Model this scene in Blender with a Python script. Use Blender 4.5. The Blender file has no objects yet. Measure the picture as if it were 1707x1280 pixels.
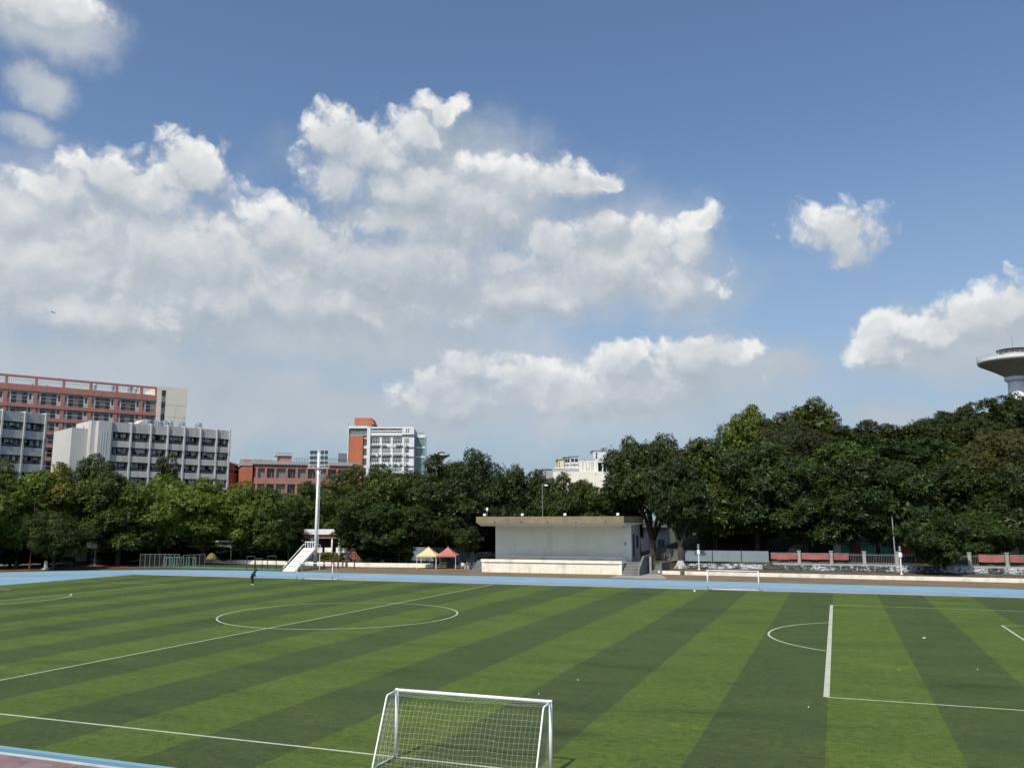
import bpy, math, random
import numpy as np
from mathutils import Vector, Matrix

random.seed(7)
RNG = np.random.default_rng(11)
D = bpy.data
SC = bpy.context.scene
COL = SC.collection
PI = math.pi

# ------------------------------------------------------------------ camera
F_PX, YAW, PITCH, ROLL = 1404.30, -0.36294, 0.15882, -0.00286
CAM = np.array([36.753, -58.766, 7.331])
_f = np.array([math.sin(YAW) * math.cos(PITCH), math.cos(YAW) * math.cos(PITCH), math.sin(PITCH)])
_r = np.array([math.cos(YAW), -math.sin(YAW), 0.0])
_u = np.cross(_r, _f)
_c, _s = math.cos(ROLL), math.sin(ROLL)
CR, CU, CF = _c * _r + _s * _u, -_s * _r + _c * _u, _f
cd = D.cameras.new("camera")
cd.sensor_width = 36.0
cd.lens = F_PX / 1707.0 * 36.0
cd.clip_start = 0.1
cd.clip_end = 6000
cam = D.objects.new("camera", cd)
COL.objects.link(cam)
mw = Matrix(((CR[0], CU[0], -CF[0], CAM[0]), (CR[1], CU[1], -CF[1], CAM[1]), (CR[2], CU[2], -CF[2], CAM[2]), (0, 0, 0, 1)))
cam.matrix_world = mw
SC.camera = cam

def ray(px, py):
    d = CR * (px - 853.5) / F_PX - CU * (py - 640) / F_PX + CF
    return d / np.linalg.norm(d)
def G(px, py, z=0.0):                       # point of the ground seen at a spot of the photograph
    d = ray(px, py); return CAM + d * ((z - CAM[2]) / d[2])
def AT(px, py, Y):                          # point of the vertical plane y = Y
    d = ray(px, py); return CAM + d * ((Y - CAM[1]) / d[1])
def AD(px, py, dist):                       # point at a horizontal distance
    d = ray(px, py); return CAM + d * (dist / math.hypot(d[0], d[1]))

# ------------------------------------------------------------------ light
SUN_EL, SUN_DIR = math.radians(50), math.radians(83)     # elevation, heading the light travels (from +x)
sd = D.lights.new("sun", "SUN")
sd.energy = 4.5
sd.angle = math.radians(0.53)
sd.color = (1.0, 0.95, 0.87)
sun = D.objects.new("sun", sd)
COL.objects.link(sun)
sun.rotation_euler = Vector((math.cos(SUN_DIR) * math.cos(SUN_EL), math.sin(SUN_DIR) * math.cos(SUN_EL), -math.sin(SUN_EL))).to_track_quat('-Z', 'Y').to_euler()
sun.location = (0, 0, 60)

SC.view_settings.view_transform = 'Standard'
SC.view_settings.look = 'None'
SC.view_settings.gamma = 1
SC.view_settings.use_curve_mapping = False
SC.view_settings.exposure = 0.0
SC.cycles.max_bounces = 6
SC.cycles.transparent_max_bounces = 8
SC.cycles.use_denoising = True
SC.cycles.denoising_prefilter = 'ACCURATE'

class NT:
    """small helper to write node trees"""
    def __init__(s, tree): s.t = tree; s.n = tree.nodes; s.l = tree.links
    def node(s, typ, **kw):
        n = s.n.new(typ)
        for k, v in kw.items(): setattr(n, k, v)
        return n
    def set(s, sock, v):
        if isinstance(v, bpy.types.NodeSocket): s.l.new(v, sock)
        else: sock.default_value = v
    def math(s, op, a, b=0.0, c=0.0, clamp=False):
        n = s.node('ShaderNodeMath', operation=op, use_clamp=clamp)
        s.set(n.inputs[0], a); s.set(n.inputs[1], b)
        if len(n.inputs) > 2: s.set(n.inputs[2], c)
        return n.outputs[0]
    def vec(s, op, a, b=(0, 0, 0), c=None):
        n = s.node('ShaderNodeVectorMath', operation=op)
        s.set(n.inputs[0], a); s.set(n.inputs[1], b)
        if c is not None: s.set(n.inputs[2], c)
        return n.outputs['Value'] if op in ('LENGTH', 'DOT_PRODUCT', 'DISTANCE') else n.outputs[0]
    def noise(s, v, scale, detail=4, rough=0.5, out='Fac', dist=0.0):
        n = s.node('ShaderNodeTexNoise')
        s.set(n.inputs['Vector'], v); n.inputs['Scale'].default_value = scale
        n.inputs['Detail'].default_value = detail; n.inputs['Roughness'].default_value = rough
        n.inputs['Distortion'].default_value = dist
        return n.outputs[out]
    def remap(s, v, a, b, c=0.0, d=1.0, smooth=False):
        n = s.node('ShaderNodeMapRange', interpolation_type='SMOOTHSTEP' if smooth else 'LINEAR')
        s.set(n.inputs[0], v)
        for i, x in enumerate((a, b, c, d)): s.set(n.inputs[i + 1], x)
        return n.outputs[0]
    def mix(s, f, a, b, blend='MIX'):
        n = s.node('ShaderNodeMix', data_type='RGBA', blend_type=blend)
        s.set(n.inputs[0], f)
        for k, v in ((6, a), (7, b)):
            if isinstance(v, tuple) and len(v) == 3: v = (*v, 1)
            s.set(n.inputs[k], v)
        return n.outputs[2]
    def ramp(s, f, stops):
        n = s.node('ShaderNodeValToRGB')
        el = n.color_ramp.elements
        while len(el) < len(stops): el.new(0.5)
        for e, (p, c) in zip(el, stops): e.position = p; e.color = (*c, 1)
        s.set(n.inputs[0], f)
        return n.outputs[0]

# ------------------------------------------------------------------ sky
def azel(px, py):
    d = ray(px, py); return math.atan2(d[0], d[1]), math.asin(d[2])
# cloud masses: (x, y, half width, half height, weight) as measured in the photograph, turned into directions
PUFFS = [(605, 245, 105, 62), (560, 222, 72, 45), (690, 215, 85, 50), (740, 185, 52, 36), (560, 290, 70, 60), (640, 300, 90, 50),
         (860, 305, 130, 66), (945, 300, 72, 40), (790, 335, 150, 82), (710, 300, 100, 68), (1000, 292, 36, 20), (660, 360, 160, 60),
         (1000, 385, 66, 58), (1070, 395, 58, 52), (1010, 450, 160, 80), (930, 405, 110, 52), (850, 440, 90, 44), (1128, 474, 96, 60), (1163, 365, 38, 42), (1145, 415, 50, 55), (1090, 430, 70, 50),
         (480, 385, 150, 70), (320, 282, 92, 68), (240, 320, 135, 62), (95, 318, 85, 52), (170, 295, 75, 44), (30, 350, 90, 50),
         (300, 420, 350, 110), (640, 430, 340, 95), (60, 440, 240, 110), (900, 490, 230, 58), (450, 500, 460, 66), (150, 520, 260, 60),
         (110, 32, 80, 38), (30, 6, 84, 42),
         (1393, 374, 88, 46), (1402, 408, 66, 44), (1375, 385, 60, 36),
         (780, 605, 82, 50), (740, 640, 80, 45), (900, 630, 110, 46), (1030, 597, 82, 38), (1150, 592, 96, 46), (1205, 592, 62, 34), (1000, 650, 280, 55), (760, 665, 130, 52),
         (1465, 558, 52, 38), (1640, 535, 100, 50), (1710, 510, 78, 46), (1480, 592, 66, 30), (1560, 560, 80, 34)]
SHEETS = [(760, 330, 250, 120), (1050, 430, 170, 110), (200, 620, 460, 110), (250, 500, 500, 150), (620, 490, 470, 110), (950, 480, 300, 80), (330, 640, 330, 60), (1000, 650, 380, 90), (560, 690, 600, 60), (420, 560, 560, 60),
          (1640, 570, 180, 60), (1500, 690, 90, 25), (1300, 615, 80, 26), (80, 45, 100, 52), (66, 158, 42, 28), (50, 222, 42, 20), (100, 420, 300, 130)]

world = D.worlds.new("World")
SC.world = world
world.use_nodes = True
def build_sky():
    wt = world.node_tree
    wt.nodes.clear()
    # the cloud field as a group: direction -> height of the puffs, cover of the sheets
    g = D.node_groups.new("cloud_field", 'ShaderNodeTree')
    g.interface.new_socket("Direction", in_out='INPUT', socket_type='NodeSocketVector')
    g.interface.new_socket("Height", in_out='OUTPUT', socket_type='NodeSocketFloat')
    g.interface.new_socket("Sheet", in_out='OUTPUT', socket_type='NodeSocketFloat')
    g.interface.new_socket("Body", in_out='OUTPUT', socket_type='NodeSocketFloat')
    n = NT(g)
    gi = n.node('NodeGroupInput'); go = n.node('NodeGroupOutput')
    d = gi.outputs[0]
    warp = n.noise(d, 7.0, 3, 0.55, 'Color')
    warp = n.vec('SUBTRACT', warp, (0.5, 0.5, 0.5))
    warp2 = n.noise(d, 30.0, 3, 0.6, 'Color')
    warp2 = n.vec('SUBTRACT', warp2, (0.5, 0.5, 0.5))
    dw = n.vec('MULTIPLY_ADD', warp, (0.07, 0.07, 0.05), d)
    dw = n.vec('MULTIPLY_ADD', warp2, (0.030, 0.030, 0.028), dw)
    sep = n.node('ShaderNodeSeparateXYZ'); n.l.new(dw, sep.inputs[0])
    az = n.math('ARCTAN2', sep.outputs[0], sep.outputs[1])
    el = n.math('ARCSINE', sep.outputs[2])
    cb = n.node('ShaderNodeCombineXYZ'); n.l.new(az, cb.inputs[0]); n.l.new(el, cb.inputs[1])
    v = cb.outputs[0]
    def chain(lst, k, grow):
        cur = None
        for (x, y, rx, ry) in lst:
            a, e = azel(x, y)
            sx = 1.0 / (grow * rx / F_PX / math.cos(e)); sy = 1.0 / (grow * ry / F_PX)
            q = n.vec('LENGTH', n.vec('MULTIPLY_ADD', v, (sx, sy, 0), (-a * sx, -e * sy, 0)))
            cur = q if cur is None else n.math('SMOOTH_MIN', cur, q, k)
        return cur
    base = n.math('SUBTRACT', 1.0, chain(PUFFS, 0.22, 1.18))
    base = n.math('MINIMUM', n.math('MAXIMUM', base, -1.5), 1.0)
    # farther round the sky the same kind of weather goes on
    gen = n.remap(n.noise(d, 2.6, 4, 0.5), 0.5, 0.75, -1.0, 0.6)
    dotc = n.vec('DOT_PRODUCT', d, tuple(float(x) for x in CF))
    out = n.remap(dotc, 0.55, 0.74, 0.0, 1.0, True)
    base = n.math('ADD', n.math('MULTIPLY', base, out), n.math('MULTIPLY', gen, n.math('SUBTRACT', 1.0, out)))
    f1 = n.math('SUBTRACT', n.noise(dw, 19.0, 9, 0.62), 0.5)
    n.l.new(base, go.inputs[2])
    vo = n.node('ShaderNodeTexVoronoi', feature='SMOOTH_F1')
    n.l.new(dw, vo.inputs['Vector']); vo.inputs['Scale'].default_value = 31; vo.inputs['Detail'].default_value = 2.0
    vo.inputs['Smoothness'].default_value = 0.45; vo.inputs['Roughness'].default_value = 0.5
    puff = n.math('SUBTRACT', 0.42, vo.outputs['Distance'])
    H = n.math('MULTIPLY_ADD', f1, 0.76, base)
    H = n.math('MULTIPLY_ADD', puff, 0.48, H)
    n.l.new(H, go.inputs[0])
    sh = n.math('SUBTRACT', 1.0, chain(SHEETS, 0.35, 1.15))
    sh = n.math('MULTIPLY_ADD', n.math('SUBTRACT', n.noise(d, 9.0, 6, 0.55), 0.5), 1.3, sh)
    sh = n.math('MULTIPLY', n.remap(sh, -0.15, 0.75, 0.0, 1.0, True), out)
    n.l.new(sh, go.inputs[1])

    w = NT(wt)
    tc = w.node('ShaderNodeTexCoord')
    dirn = w.vec('NORMALIZE', tc.outputs['Generated'])
    sky = w.node('ShaderNodeTexSky', sky_type='NISHITA')
    sky.sun_disc = False
    sky.sun_elevation = SUN_EL
    sky.sun_rotation = math.atan2(-math.cos(SUN_DIR), -math.sin(SUN_DIR))
    sky.altitude = 30; sky.air_density = 1.0; sky.dust_density = 1.6; sky.ozone_density = 1.2
    A = w.node('ShaderNodeGroup', node_tree=g); w.l.new(dirn, A.inputs[0])
    up = w.vec('NORMALIZE', w.vec('ADD', dirn, (-0.008, 0.0, 0.026)))
    B = w.node('ShaderNodeGroup', node_tree=g); w.l.new(up, B.inputs[0])
    relief = w.math('SUBTRACT', A.outputs[0], B.outputs[0])
    top = w.remap(relief, -0.15, 0.45, 0.66, 0.36, True)
    alpha = w.remap(A.outputs[0], w.remap(relief, -0.15, 0.45, -0.10, -0.03), top, 0.0, 1.0, True)
    deep = w.remap(A.outputs[2], 0.30, 0.85, 1.0, 0.30, True)
    # thick parts are lit on the side that faces up and to the sun, grey underneath
    lit = w.math('MULTIPLY_ADD', w.math('MULTIPLY', relief, deep), 0.95, 0.55)
    lit = w.math('MULTIPLY_ADD', w.noise(dirn, 5.0, 4, 0.5), 0.50, w.math('SUBTRACT', lit, 0.25), clamp=True)
    puffc = w.ramp(lit, [(0.0, (3.3, 4.05, 4.8)), (0.30, (4.1, 4.7, 5.35)), (0.55, (5.3, 5.75, 6.25)), (0.78, (7.3, 7.5, 7.65)), (1.0, (8.9, 8.95, 8.8))])
    sheetc = w.ramp(w.noise(dirn, 6.0, 5, 0.5), [(0.3, (4.0, 4.8, 5.5)), (0.5, (4.8, 5.35, 5.95)), (0.72, (5.7, 6.05, 6.5))])
    skyc = w.mix(1.0, sky.outputs[0], (SKY_TINT), 'MULTIPLY')
    # thin milky air low down
    sepd = w.node('ShaderNodeSeparateXYZ'); w.l.new(dirn, sepd.inputs[0])
    low = w.remap(sepd.outputs[2], 0.0, 0.45, 0.70, 0.0, True)
    skyc = w.mix(low, skyc, (3.4, 4.3, 5.4))
    c = w.mix(w.math('MULTIPLY', A.outputs[1], 0.92), skyc, sheetc)
    fade = w.remap(sepd.outputs[2], 0.0, 0.30, 0.62, 1.0, True)
    c = w.mix(w.math('MULTIPLY', alpha, fade), c, puffc)
    bg = w.node('ShaderNodeBackground'); bg.inputs[1].default_value = 0.1
    w.l.new(c, bg.inputs[0])
    o = w.node('ShaderNodeOutputWorld'); w.l.new(bg.outputs[0], o.inputs[0])
    world.cycles.sampling_method = 'MANUAL'
    world.cycles.sample_map_resolution = 512
SKY_TINT = (1.12, 1.25, 1.36)
build_sky()

# ------------------------------------------------------------------ materials
def mat(name, col, rough=0.7, spec=0.3, vary=0.0, vscale=1.5, stain=None, sscale=(0.6, 0.6, 0.15), samt=0.5, metal=0.0, bump=0.0, bscale=20, objvar=0.0):
    m = D.materials.new(name); m.use_nodes = True
    n = NT(m.node_tree); b = n.n['Principled BSDF']
    b.inputs['Roughness'].default_value = rough
    b.inputs['Specular IOR Level'].default_value = spec
    b.inputs['Metallic'].default_value = metal
    tc = n.node('ShaderNodeTexCoord')
    c = (*col, 1)
    if vary:
        f = n.noise(tc.outputs['Object'], vscale, 6, 0.62)
        lo = tuple(x * (1 - vary) for x in col); hi = tuple(min(1, x * (1 + vary)) for x in col)
        c = n.mix(n.remap(f, 0.3, 0.7), lo, hi)
    if stain:
        f = n.noise(n.vec('MULTIPLY', tc.outputs['Object'], sscale), 1.6, 7, 0.65)
        c = n.mix(n.math('MULTIPLY', n.remap(f, 0.5, 0.72), samt), c, stain)
    if objvar:
        oi = n.node('ShaderNodeObjectInfo')
        k = n.remap(oi.outputs['Random'], 0, 1, 1 - objvar, 1 + objvar)
        hs = n.node('ShaderNodeHueSaturation'); n.set(hs.inputs['Color'], c); n.l.new(k, hs.inputs['Value']); c = hs.outputs[0]
    n.set(b.inputs['Base Color'], c)
    if bump:
        bp = n.node('ShaderNodeBump'); bp.inputs['Strength'].default_value = bump; bp.inputs['Distance'].default_value = 0.03
        n.l.new(n.noise(tc.outputs['Object'], bscale, 4, 0.6), bp.inputs['Height']); n.l.new(bp.outputs[0], b.inputs['Normal'])
    return m

M = {}
M['white_paint'] = mat('white_paint', (.80, .80, .78), .45, .4, .05, 3, (.40, .38, .34), (5, 5, 5), .28)
M['cream'] = mat('cream_render', (.74, .68, .56), .85, .2, .08, 1.2, (.30, .26, .20), (.5, .5, .12), .55, bump=.2)
M['cream_pale'] = mat('cream_coping', (.78, .74, .62), .8, .2, .08, 1.2, (.25, .22, .17), (.6, .6, .6), .45)  # a paler cream than the front wall render
M['stage_wall'] = mat('pale_stage_wall', (.70, .69, .61), .85, .15, .05, .5, (.46, .45, .38), (.35, .35, .08), .4)
M['fascia'] = mat('weathered_fascia', (.205, .165, .105), .85, .2, .22, .8, (.30, .22, .11), (1.3, 1.3, .15), .8)
M['soffit'] = mat('pale_soffit', (.66, .63, .56), .85, .2, .06, .8, (.4, .36, .3), (.8, .8, .8), .4)
M['concrete'] = mat('grey_concrete', (.36, .36, .35), .85, .2, .15, 1.0, (.2, .2, .19), (.8, .8, .2), .5)
M['concrete_dark'] = mat('dark_concrete', (.16, .16, .155), .9, .2, .2, 1.2, (.08, .08, .08), (.8, .8, .2), .5)
M['dorm_white'] = mat('grey_white_render', (.50, .495, .465), .85, .2, .08, .5, (.30, .25, .25), (.5, .5, .09), .65)
M['dorm_white2'] = mat('pale_block_render', (.50, .50, .475), .85, .2, .05, .3, (.46, .46, .44), (.3, .3, .06), .5)
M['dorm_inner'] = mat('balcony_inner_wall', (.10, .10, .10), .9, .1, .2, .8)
M['red_frame'] = mat('red_painted_concrete', (.40, .185, .15), .8, .2, .10, .6, (.26, .11, .09), (.6, .6, .12), .5)
M['pale_panel'] = mat('pale_wall_panel', (.50, .51, .48), .8, .2, .1, 1)
M['grey_panel'] = mat('grey_door_panel', (.16, .165, .17), .6, .3, .2, 1, objvar=.35)
M['orange_brick'] = mat('orange_red_tile', (.44, .145, .075), .75, .25, .08, .4, (.30, .08, .04), (.6, .6, .1), .5)
M['red_low'] = mat('dull_red_render', (.38, .185, .145), .8, .2, .12, .5, (.22, .08, .07), (.5, .5, .1), .5)
M['grey_band'] = mat('grey_parapet', (.34, .34, .34), .8, .2, .08, .6)
M['white_wall'] = mat('white_render', (.66, .67, .67), .8, .2, .05, .5, (.48, .48, .48), (.4, .4, .08), .5)
M['cream_far'] = mat('cream_far_wall', (.72, .68, .58), .85, .2, .04, .3, (.5, .46, .38), (.3, .3, .08), .5)
M['yellow_far'] = mat('pale_yellow_wall', (.66, .58, .38), .85, .2, .05, .3)
M['steel'] = mat('brushed_steel', (.62, .64, .66), .28, .5, .08, 2, metal=.9)
M['galv'] = mat('galvanised_grey', (.22, .235, .24), .5, .4, .1, 2, metal=.3)
M['black_metal'] = mat('black_metal', (.025, .025, .027), .5, .4, .2, 3)
M['brown_metal'] = mat('brown_rust_metal', (.11, .05, .035), .6, .3, .3, 4)
M['rust_pole'] = mat('dark_red_pole', (.07, .035, .03), .6, .3, .3, 4)
M['green_metal'] = mat('faded_green_metal', (.10, .24, .20), .6, .3, .2, 3)
M['pale_green'] = mat('pale_green_metal', (.36, .50, .44), .5, .3, .15, 3)
M['lamp_glass'] = mat('dark_lamp_glass', (.03, .045, .05), .45, .25)
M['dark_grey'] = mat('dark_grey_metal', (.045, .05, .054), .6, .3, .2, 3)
M['tent_yellow'] = mat('yellow_canvas', (.64, .49, .25), .8, .2, .08, 1.2, (.55, .42, .24), (1, 1, 1), .4)
M['tent_red'] = mat('faded_red_canvas', (.40, .145, .12), .8, .2, .1, 1.2, (.50, .28, .23), (1, 1, 1), .5)
M['banner'] = mat('faded_red_banner', (.29, .105, .09), .8, .2, .10, .6, (.36, .20, .17), (1, 1, .6), .45, objvar=.15)
M['sheet_metal'] = mat('blue_grey_sheet', (.20, .25, .27), .5, .35, .10, .7, (.18, .21, .22), (1, 1, .2), .5)  # tree shade over the hoardings is put into this darker tone
M['fence_grey'] = mat('fence_paint', (.17, .19, .19), .6, .3, .2, 2)
M['pillar'] = mat('pillar_concrete', (.32, .32, .30), .85, .2, .12, 1, (.18, .18, .16), (1, 1, .3), .5)
M['brick_red'] = mat('red_paving', (.25, .085, .06), .9, .1, .2, 1.2)
M['mat_green'] = mat('green_rubber_mat', (.09, .19, .12), .9, .1, .2, .6)
M['olive_ground'] = mat('mossy_court', (.13, .15, .09), .95, .1, .25, .35)
M['yellow'] = mat('weathered_yellow', (.17, .125, .04), .8, .2, .2, 2)
M['orange'] = mat('faded_orange', (.45, .16, .08), .7, .3, .2, 2)
M['plastic_white'] = mat('white_plastic', (.72, .72, .70), .5, .4, .05, 3)
M['board_pale'] = mat('pale_poster', (.46, .50, .46), .6, .2, .2, 3)
M['board_green'] = mat('green_poster', (.06, .22, .17), .6, .2, .3, 3)
M['board_red'] = mat('red_poster', (.32, .03, .045), .6, .2, .2, 3)
M['skin'] = mat('skin', (.42, .26, .19), .6, .3)
M['hair'] = mat('black_hair', (.012, .011, .01), .5, .4)
M['jacket'] = mat('dark_slate_jacket', (.024, .032, .040), .85, .2, .15, 4)
M['trousers'] = mat('black_trousers', (.012, .012, .014), .85, .2)
M['net'] = mat('white_net_cord', (.60, .63, .55), .7, .2)
M['bird'] = mat('dark_feathers', (.04, .04, .045), .8, .2)
M['line'] = mat('white_field_paint', (.42, .45, .34), .9, .1, .15, 1.2, (.22, .28, .13), (1, 1, 1), .5)

def glass(name, col, rough=.08):
    m = D.materials.new(name); m.use_nodes = True
    b = m.node_tree.nodes['Principled BSDF']
    b.inputs['Base Color'].default_value = (*col, 1); b.inputs['Roughness'].default_value = rough
    b.inputs['Specular IOR Level'].default_value = .6
    return m
M['glass_dark'] = glass('dark_window_glass', (.022, .025, .028))
M['glass_green'] = glass('green_curtain_glass', (.17, .27, .27), .15)
M['glass_grey'] = glass('grey_glass', (.16, .19, .19), .12)

def laundry_mat():
    m = D.materials.new('hanging_laundry'); m.use_nodes = True
    n = NT(m.node_tree); b = n.n['Principled BSDF']
    ge = n.node('ShaderNodeNewGeometry')
    n.l.new(n.ramp(ge.outputs['Random Per Island'], [(0, (.05, .06, .09)), (.25, (.12, .13, .16)), (.45, (.40, .42, .45)), (.7, (.66, .66, .66)), (1, (.30, .20, .2))]), b.inputs['Base Color'])
    b.inputs['Roughness'].default_value = .9
    return m
M['laundry'] = laundry_mat()

def leaf_mat():
    m = D.materials.new('leaves'); m.use_nodes = True
    n = NT(m.node_tree); b = n.n['Principled BSDF']
    ge = n.node('ShaderNodeNewGeometry'); oi = n.node('ShaderNodeObjectInfo'); tc = n.node('ShaderNodeTexCoord')
    var = n.ramp(ge.outputs['Random Per Island'], [(0, (.55, .55, .55)), (.5, (.95, .95, .95)), (.9, (1.35, 1.3, 1.1)), (1, (1.7, 1.5, 1.0))])
    c = n.mix(1.0, oi.outputs['Color'], var, 'MULTIPLY')
    cl = n.ramp(n.noise(tc.outputs['Object'], .55, 3, .5), [(.3, (.70, .72, .75)), (.55, (1, 1, 1)), (.75, (1.35, 1.25, 1.0))])
    c = n.mix(1.0, c, cl, 'MULTIPLY')
    n.l.new(c, b.inputs['Base Color'])
    b.inputs['Roughness'].default_value = .45
    b.inputs['Specular IOR Level'].default_value = .22
    tr = n.node('ShaderNodeBsdfTranslucent')
    n.l.new(n.mix(1.0, c, (1.25, 1.35, .5), 'MULTIPLY'), tr.inputs[0])
    ms = n.node('ShaderNodeMixShader'); ms.inputs[0].default_value = .22
    n.l.new(b.outputs[0], ms.inputs[1]); n.l.new(tr.outputs[0], ms.inputs[2])
    n.l.new(ms.outputs[0], n.n['Material Output'].inputs[0])
    return m
M['leaf'] = leaf_mat()

def bark_mat(name, wash):
    m = D.materials.new(name); m.use_nodes = True
    n = NT(m.node_tree); b = n.n['Principled BSDF']
    tc = n.node('ShaderNodeTexCoord')
    f = n.noise(n.vec('MULTIPLY', tc.outputs['Object'], (4, 4, .8)), 2, 6, .6)
    c = n.mix(n.remap(f, .3, .7), (.020, .017, .013), (.060, .051, .041))
    if wash:
        sp = n.node('ShaderNodeSeparateXYZ'); n.l.new(tc.outputs['Object'], sp.inputs[0])
        k = n.math('ADD', sp.outputs[2], n.math('MULTIPLY', f, .3))
        c = n.mix(n.math('MULTIPLY', n.remap(k, wash, wash + .06, 1, 0), n.remap(f, .35, .6, .95, .5)), c, (.66, .65, .60))
    n.l.new(c, b.inputs['Base Color']); b.inputs['Roughness'].default_value = .9
    return m
M['bark'] = bark_mat('bark', 0)
M['bark_white'] = bark_mat('whitewashed_bark', 1.45)

def turf_mat():
    m = D.materials.new('striped_artificial_turf'); m.use_nodes = True
    n = NT(m.node_tree); b = n.n['Principled BSDF']
    tc = n.node('ShaderNodeTexCoord'); P = tc.outputs['Object']
    sp = n.node('ShaderNodeSeparateXYZ'); n.l.new(P, sp.inputs[0])
    edge = n.math('MULTIPLY_ADD', n.math('SUBTRACT', n.noise(P, 9, 3, .6), .5), .12, sp.outputs[0])
    k = n.math('FLOOR', n.math('DIVIDE', n.math('ADD', edge, 400), 4.0))
    odd = n.math('MODULO', k, 2.0)
    dark = n.mix(n.noise(P, .25, 4, .6), (.030, .045, .016), (.042, .060, .023))
    light = n.mix(n.noise(P, .25, 4, .6), (.050, .078, .013), (.070, .101, .020))
    c = n.mix(odd, dark, light)
    st = n.noise(n.vec('MULTIPLY', P, (.09, .30, 1)), 1.0, 6, .6)          # worn streaks across the pitch
    c = n.mix(1.0, c, n.ramp(st, [(.30, (.55, .58, .60)), (.42, (.88, .90, .90)), (.52, (1.0, 1.0, 1.0)), (.68, (1.2, 1.15, 1.02))]), 'MULTIPLY')
    st2 = n.noise(n.vec('MULTIPLY', P, (.35, .95, 1)), 1.0, 7, .7)
    c = n.mix(1.0, c, n.ramp(st2, [(.30, (.70, .72, .74)), (.5, (1, 1, 1)), (.70, (1.22, 1.18, 1.05))]), 'MULTIPLY')
    gr = n.noise(n.vec('MULTIPLY', P, (1.0, 1.6, 1)), 2.6, 6, .8)
    c = n.mix(1.0, c, n.ramp(gr, [(.36, (.55, .57, .57)), (.5, (1, 1, 1)), (.64, (1.50, 1.42, 1.25))]), 'MULTIPLY')
    fi = n.noise(P, 14, 5, .75)
    c = n.mix(1.0, c, n.ramp(fi, [(.34, (.55, .55, .55)), (.5, (1, 1, 1)), (.66, (1.5, 1.46, 1.3))]), 'MULTIPLY')
    n.l.new(c, b.inputs['Base Color'])
    b.inputs['Roughness'].default_value = .85; b.inputs['Specular IOR Level'].default_value = .12
    b.inputs['Sheen Weight'].default_value = .24; b.inputs['Sheen Roughness'].default_value = .4
    b.inputs['Sheen Tint'].default_value = (.56, .74, .20, 1)
    bp = n.node('ShaderNodeBump'); bp.inputs['Strength'].default_value = .5; bp.inputs['Distance'].default_value = .03
    n.l.new(n.noise(P, 40, 3, .7), bp.inputs['Height']); n.l.new(bp.outputs[0], b.inputs['Normal'])
    return m
M['turf'] = turf_mat()

def track_mat():
    m = D.materials.new('faded_blue_track'); m.use_nodes = True
    n = NT(m.node_tree); b = n.n['Principled BSDF']
    P = n.node('ShaderNodeTexCoord').outputs['Object']
    c = n.mix(n.noise(P, .2, 5, .6), (.135, .275, .36), (.21, .375, .45))
    w1 = n.noise(n.vec('MULTIPLY', P, (.12, .8, 1)), 1, 6, .65)
    c = n.mix(n.remap(w1, .52, .72, 0, .7), c, (.30, .34, .40))
    w2 = n.noise(n.vec('MULTIPLY', P, (.08, .5, 1)), 1.3, 6, .65)
    c = n.mix(n.remap(w2, .55, .75, 0, .55), c, (.42, .55, .62))
    n.l.new(c, b.inputs['Base Color']); b.inputs['Roughness'].default_value = .8; b.inputs['Specular IOR Level'].default_value = .2
    return m
M['track'] = track_mat()
def two_noise(name, a, b_, c3, s1, s2, rough=.95):
    m = D.materials.new(name); m.use_nodes = True
    n = NT(m.node_tree); b = n.n['Principled BSDF']
    P = n.node('ShaderNodeTexCoord').outputs['Object']
    c = n.mix(n.remap(n.noise(P, s1, 6, .65), .35, .65), a, b_)
    c = n.mix(n.remap(n.noise(P, s2, 6, .7), .5, .68), c, c3)
    n.l.new(c, b.inputs['Base Color']); b.inputs['Roughness'].default_value = rough; b.inputs['Specular IOR Level'].default_value = .1
    return m
M['dirt'] = two_noise('brown_earth', (.15, .105, .072), (.22, .165, .11), (.11, .10, .055), .5, .25)
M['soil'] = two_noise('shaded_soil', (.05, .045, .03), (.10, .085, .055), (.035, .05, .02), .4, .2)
M['ground'] = two_noise('ground_earth', (.045, .05, .028), (.08, .08, .05), (.03, .045, .018), .15, .06)
M['paving'] = two_noise('grey_paving', (.26, .255, .24), (.34, .33, .31), (.16, .15, .13), .4, .7)
M['purple_track'] = two_noise('worn_purple_track', (.20, .13, .13), (.26, .18, .18), (.14, .09, .09), .6, 1.5)
M['edge_grey'] = two_noise('pale_gutter', (.34, .36, .40), (.44, .46, .50), (.24, .25, .28), .5, 1.0)
M['scrub_ground'] = two_noise('scrub_floor', (.07, .06, .04), (.14, .12, .085), (.03, .045, .015), .9, .6)
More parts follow.
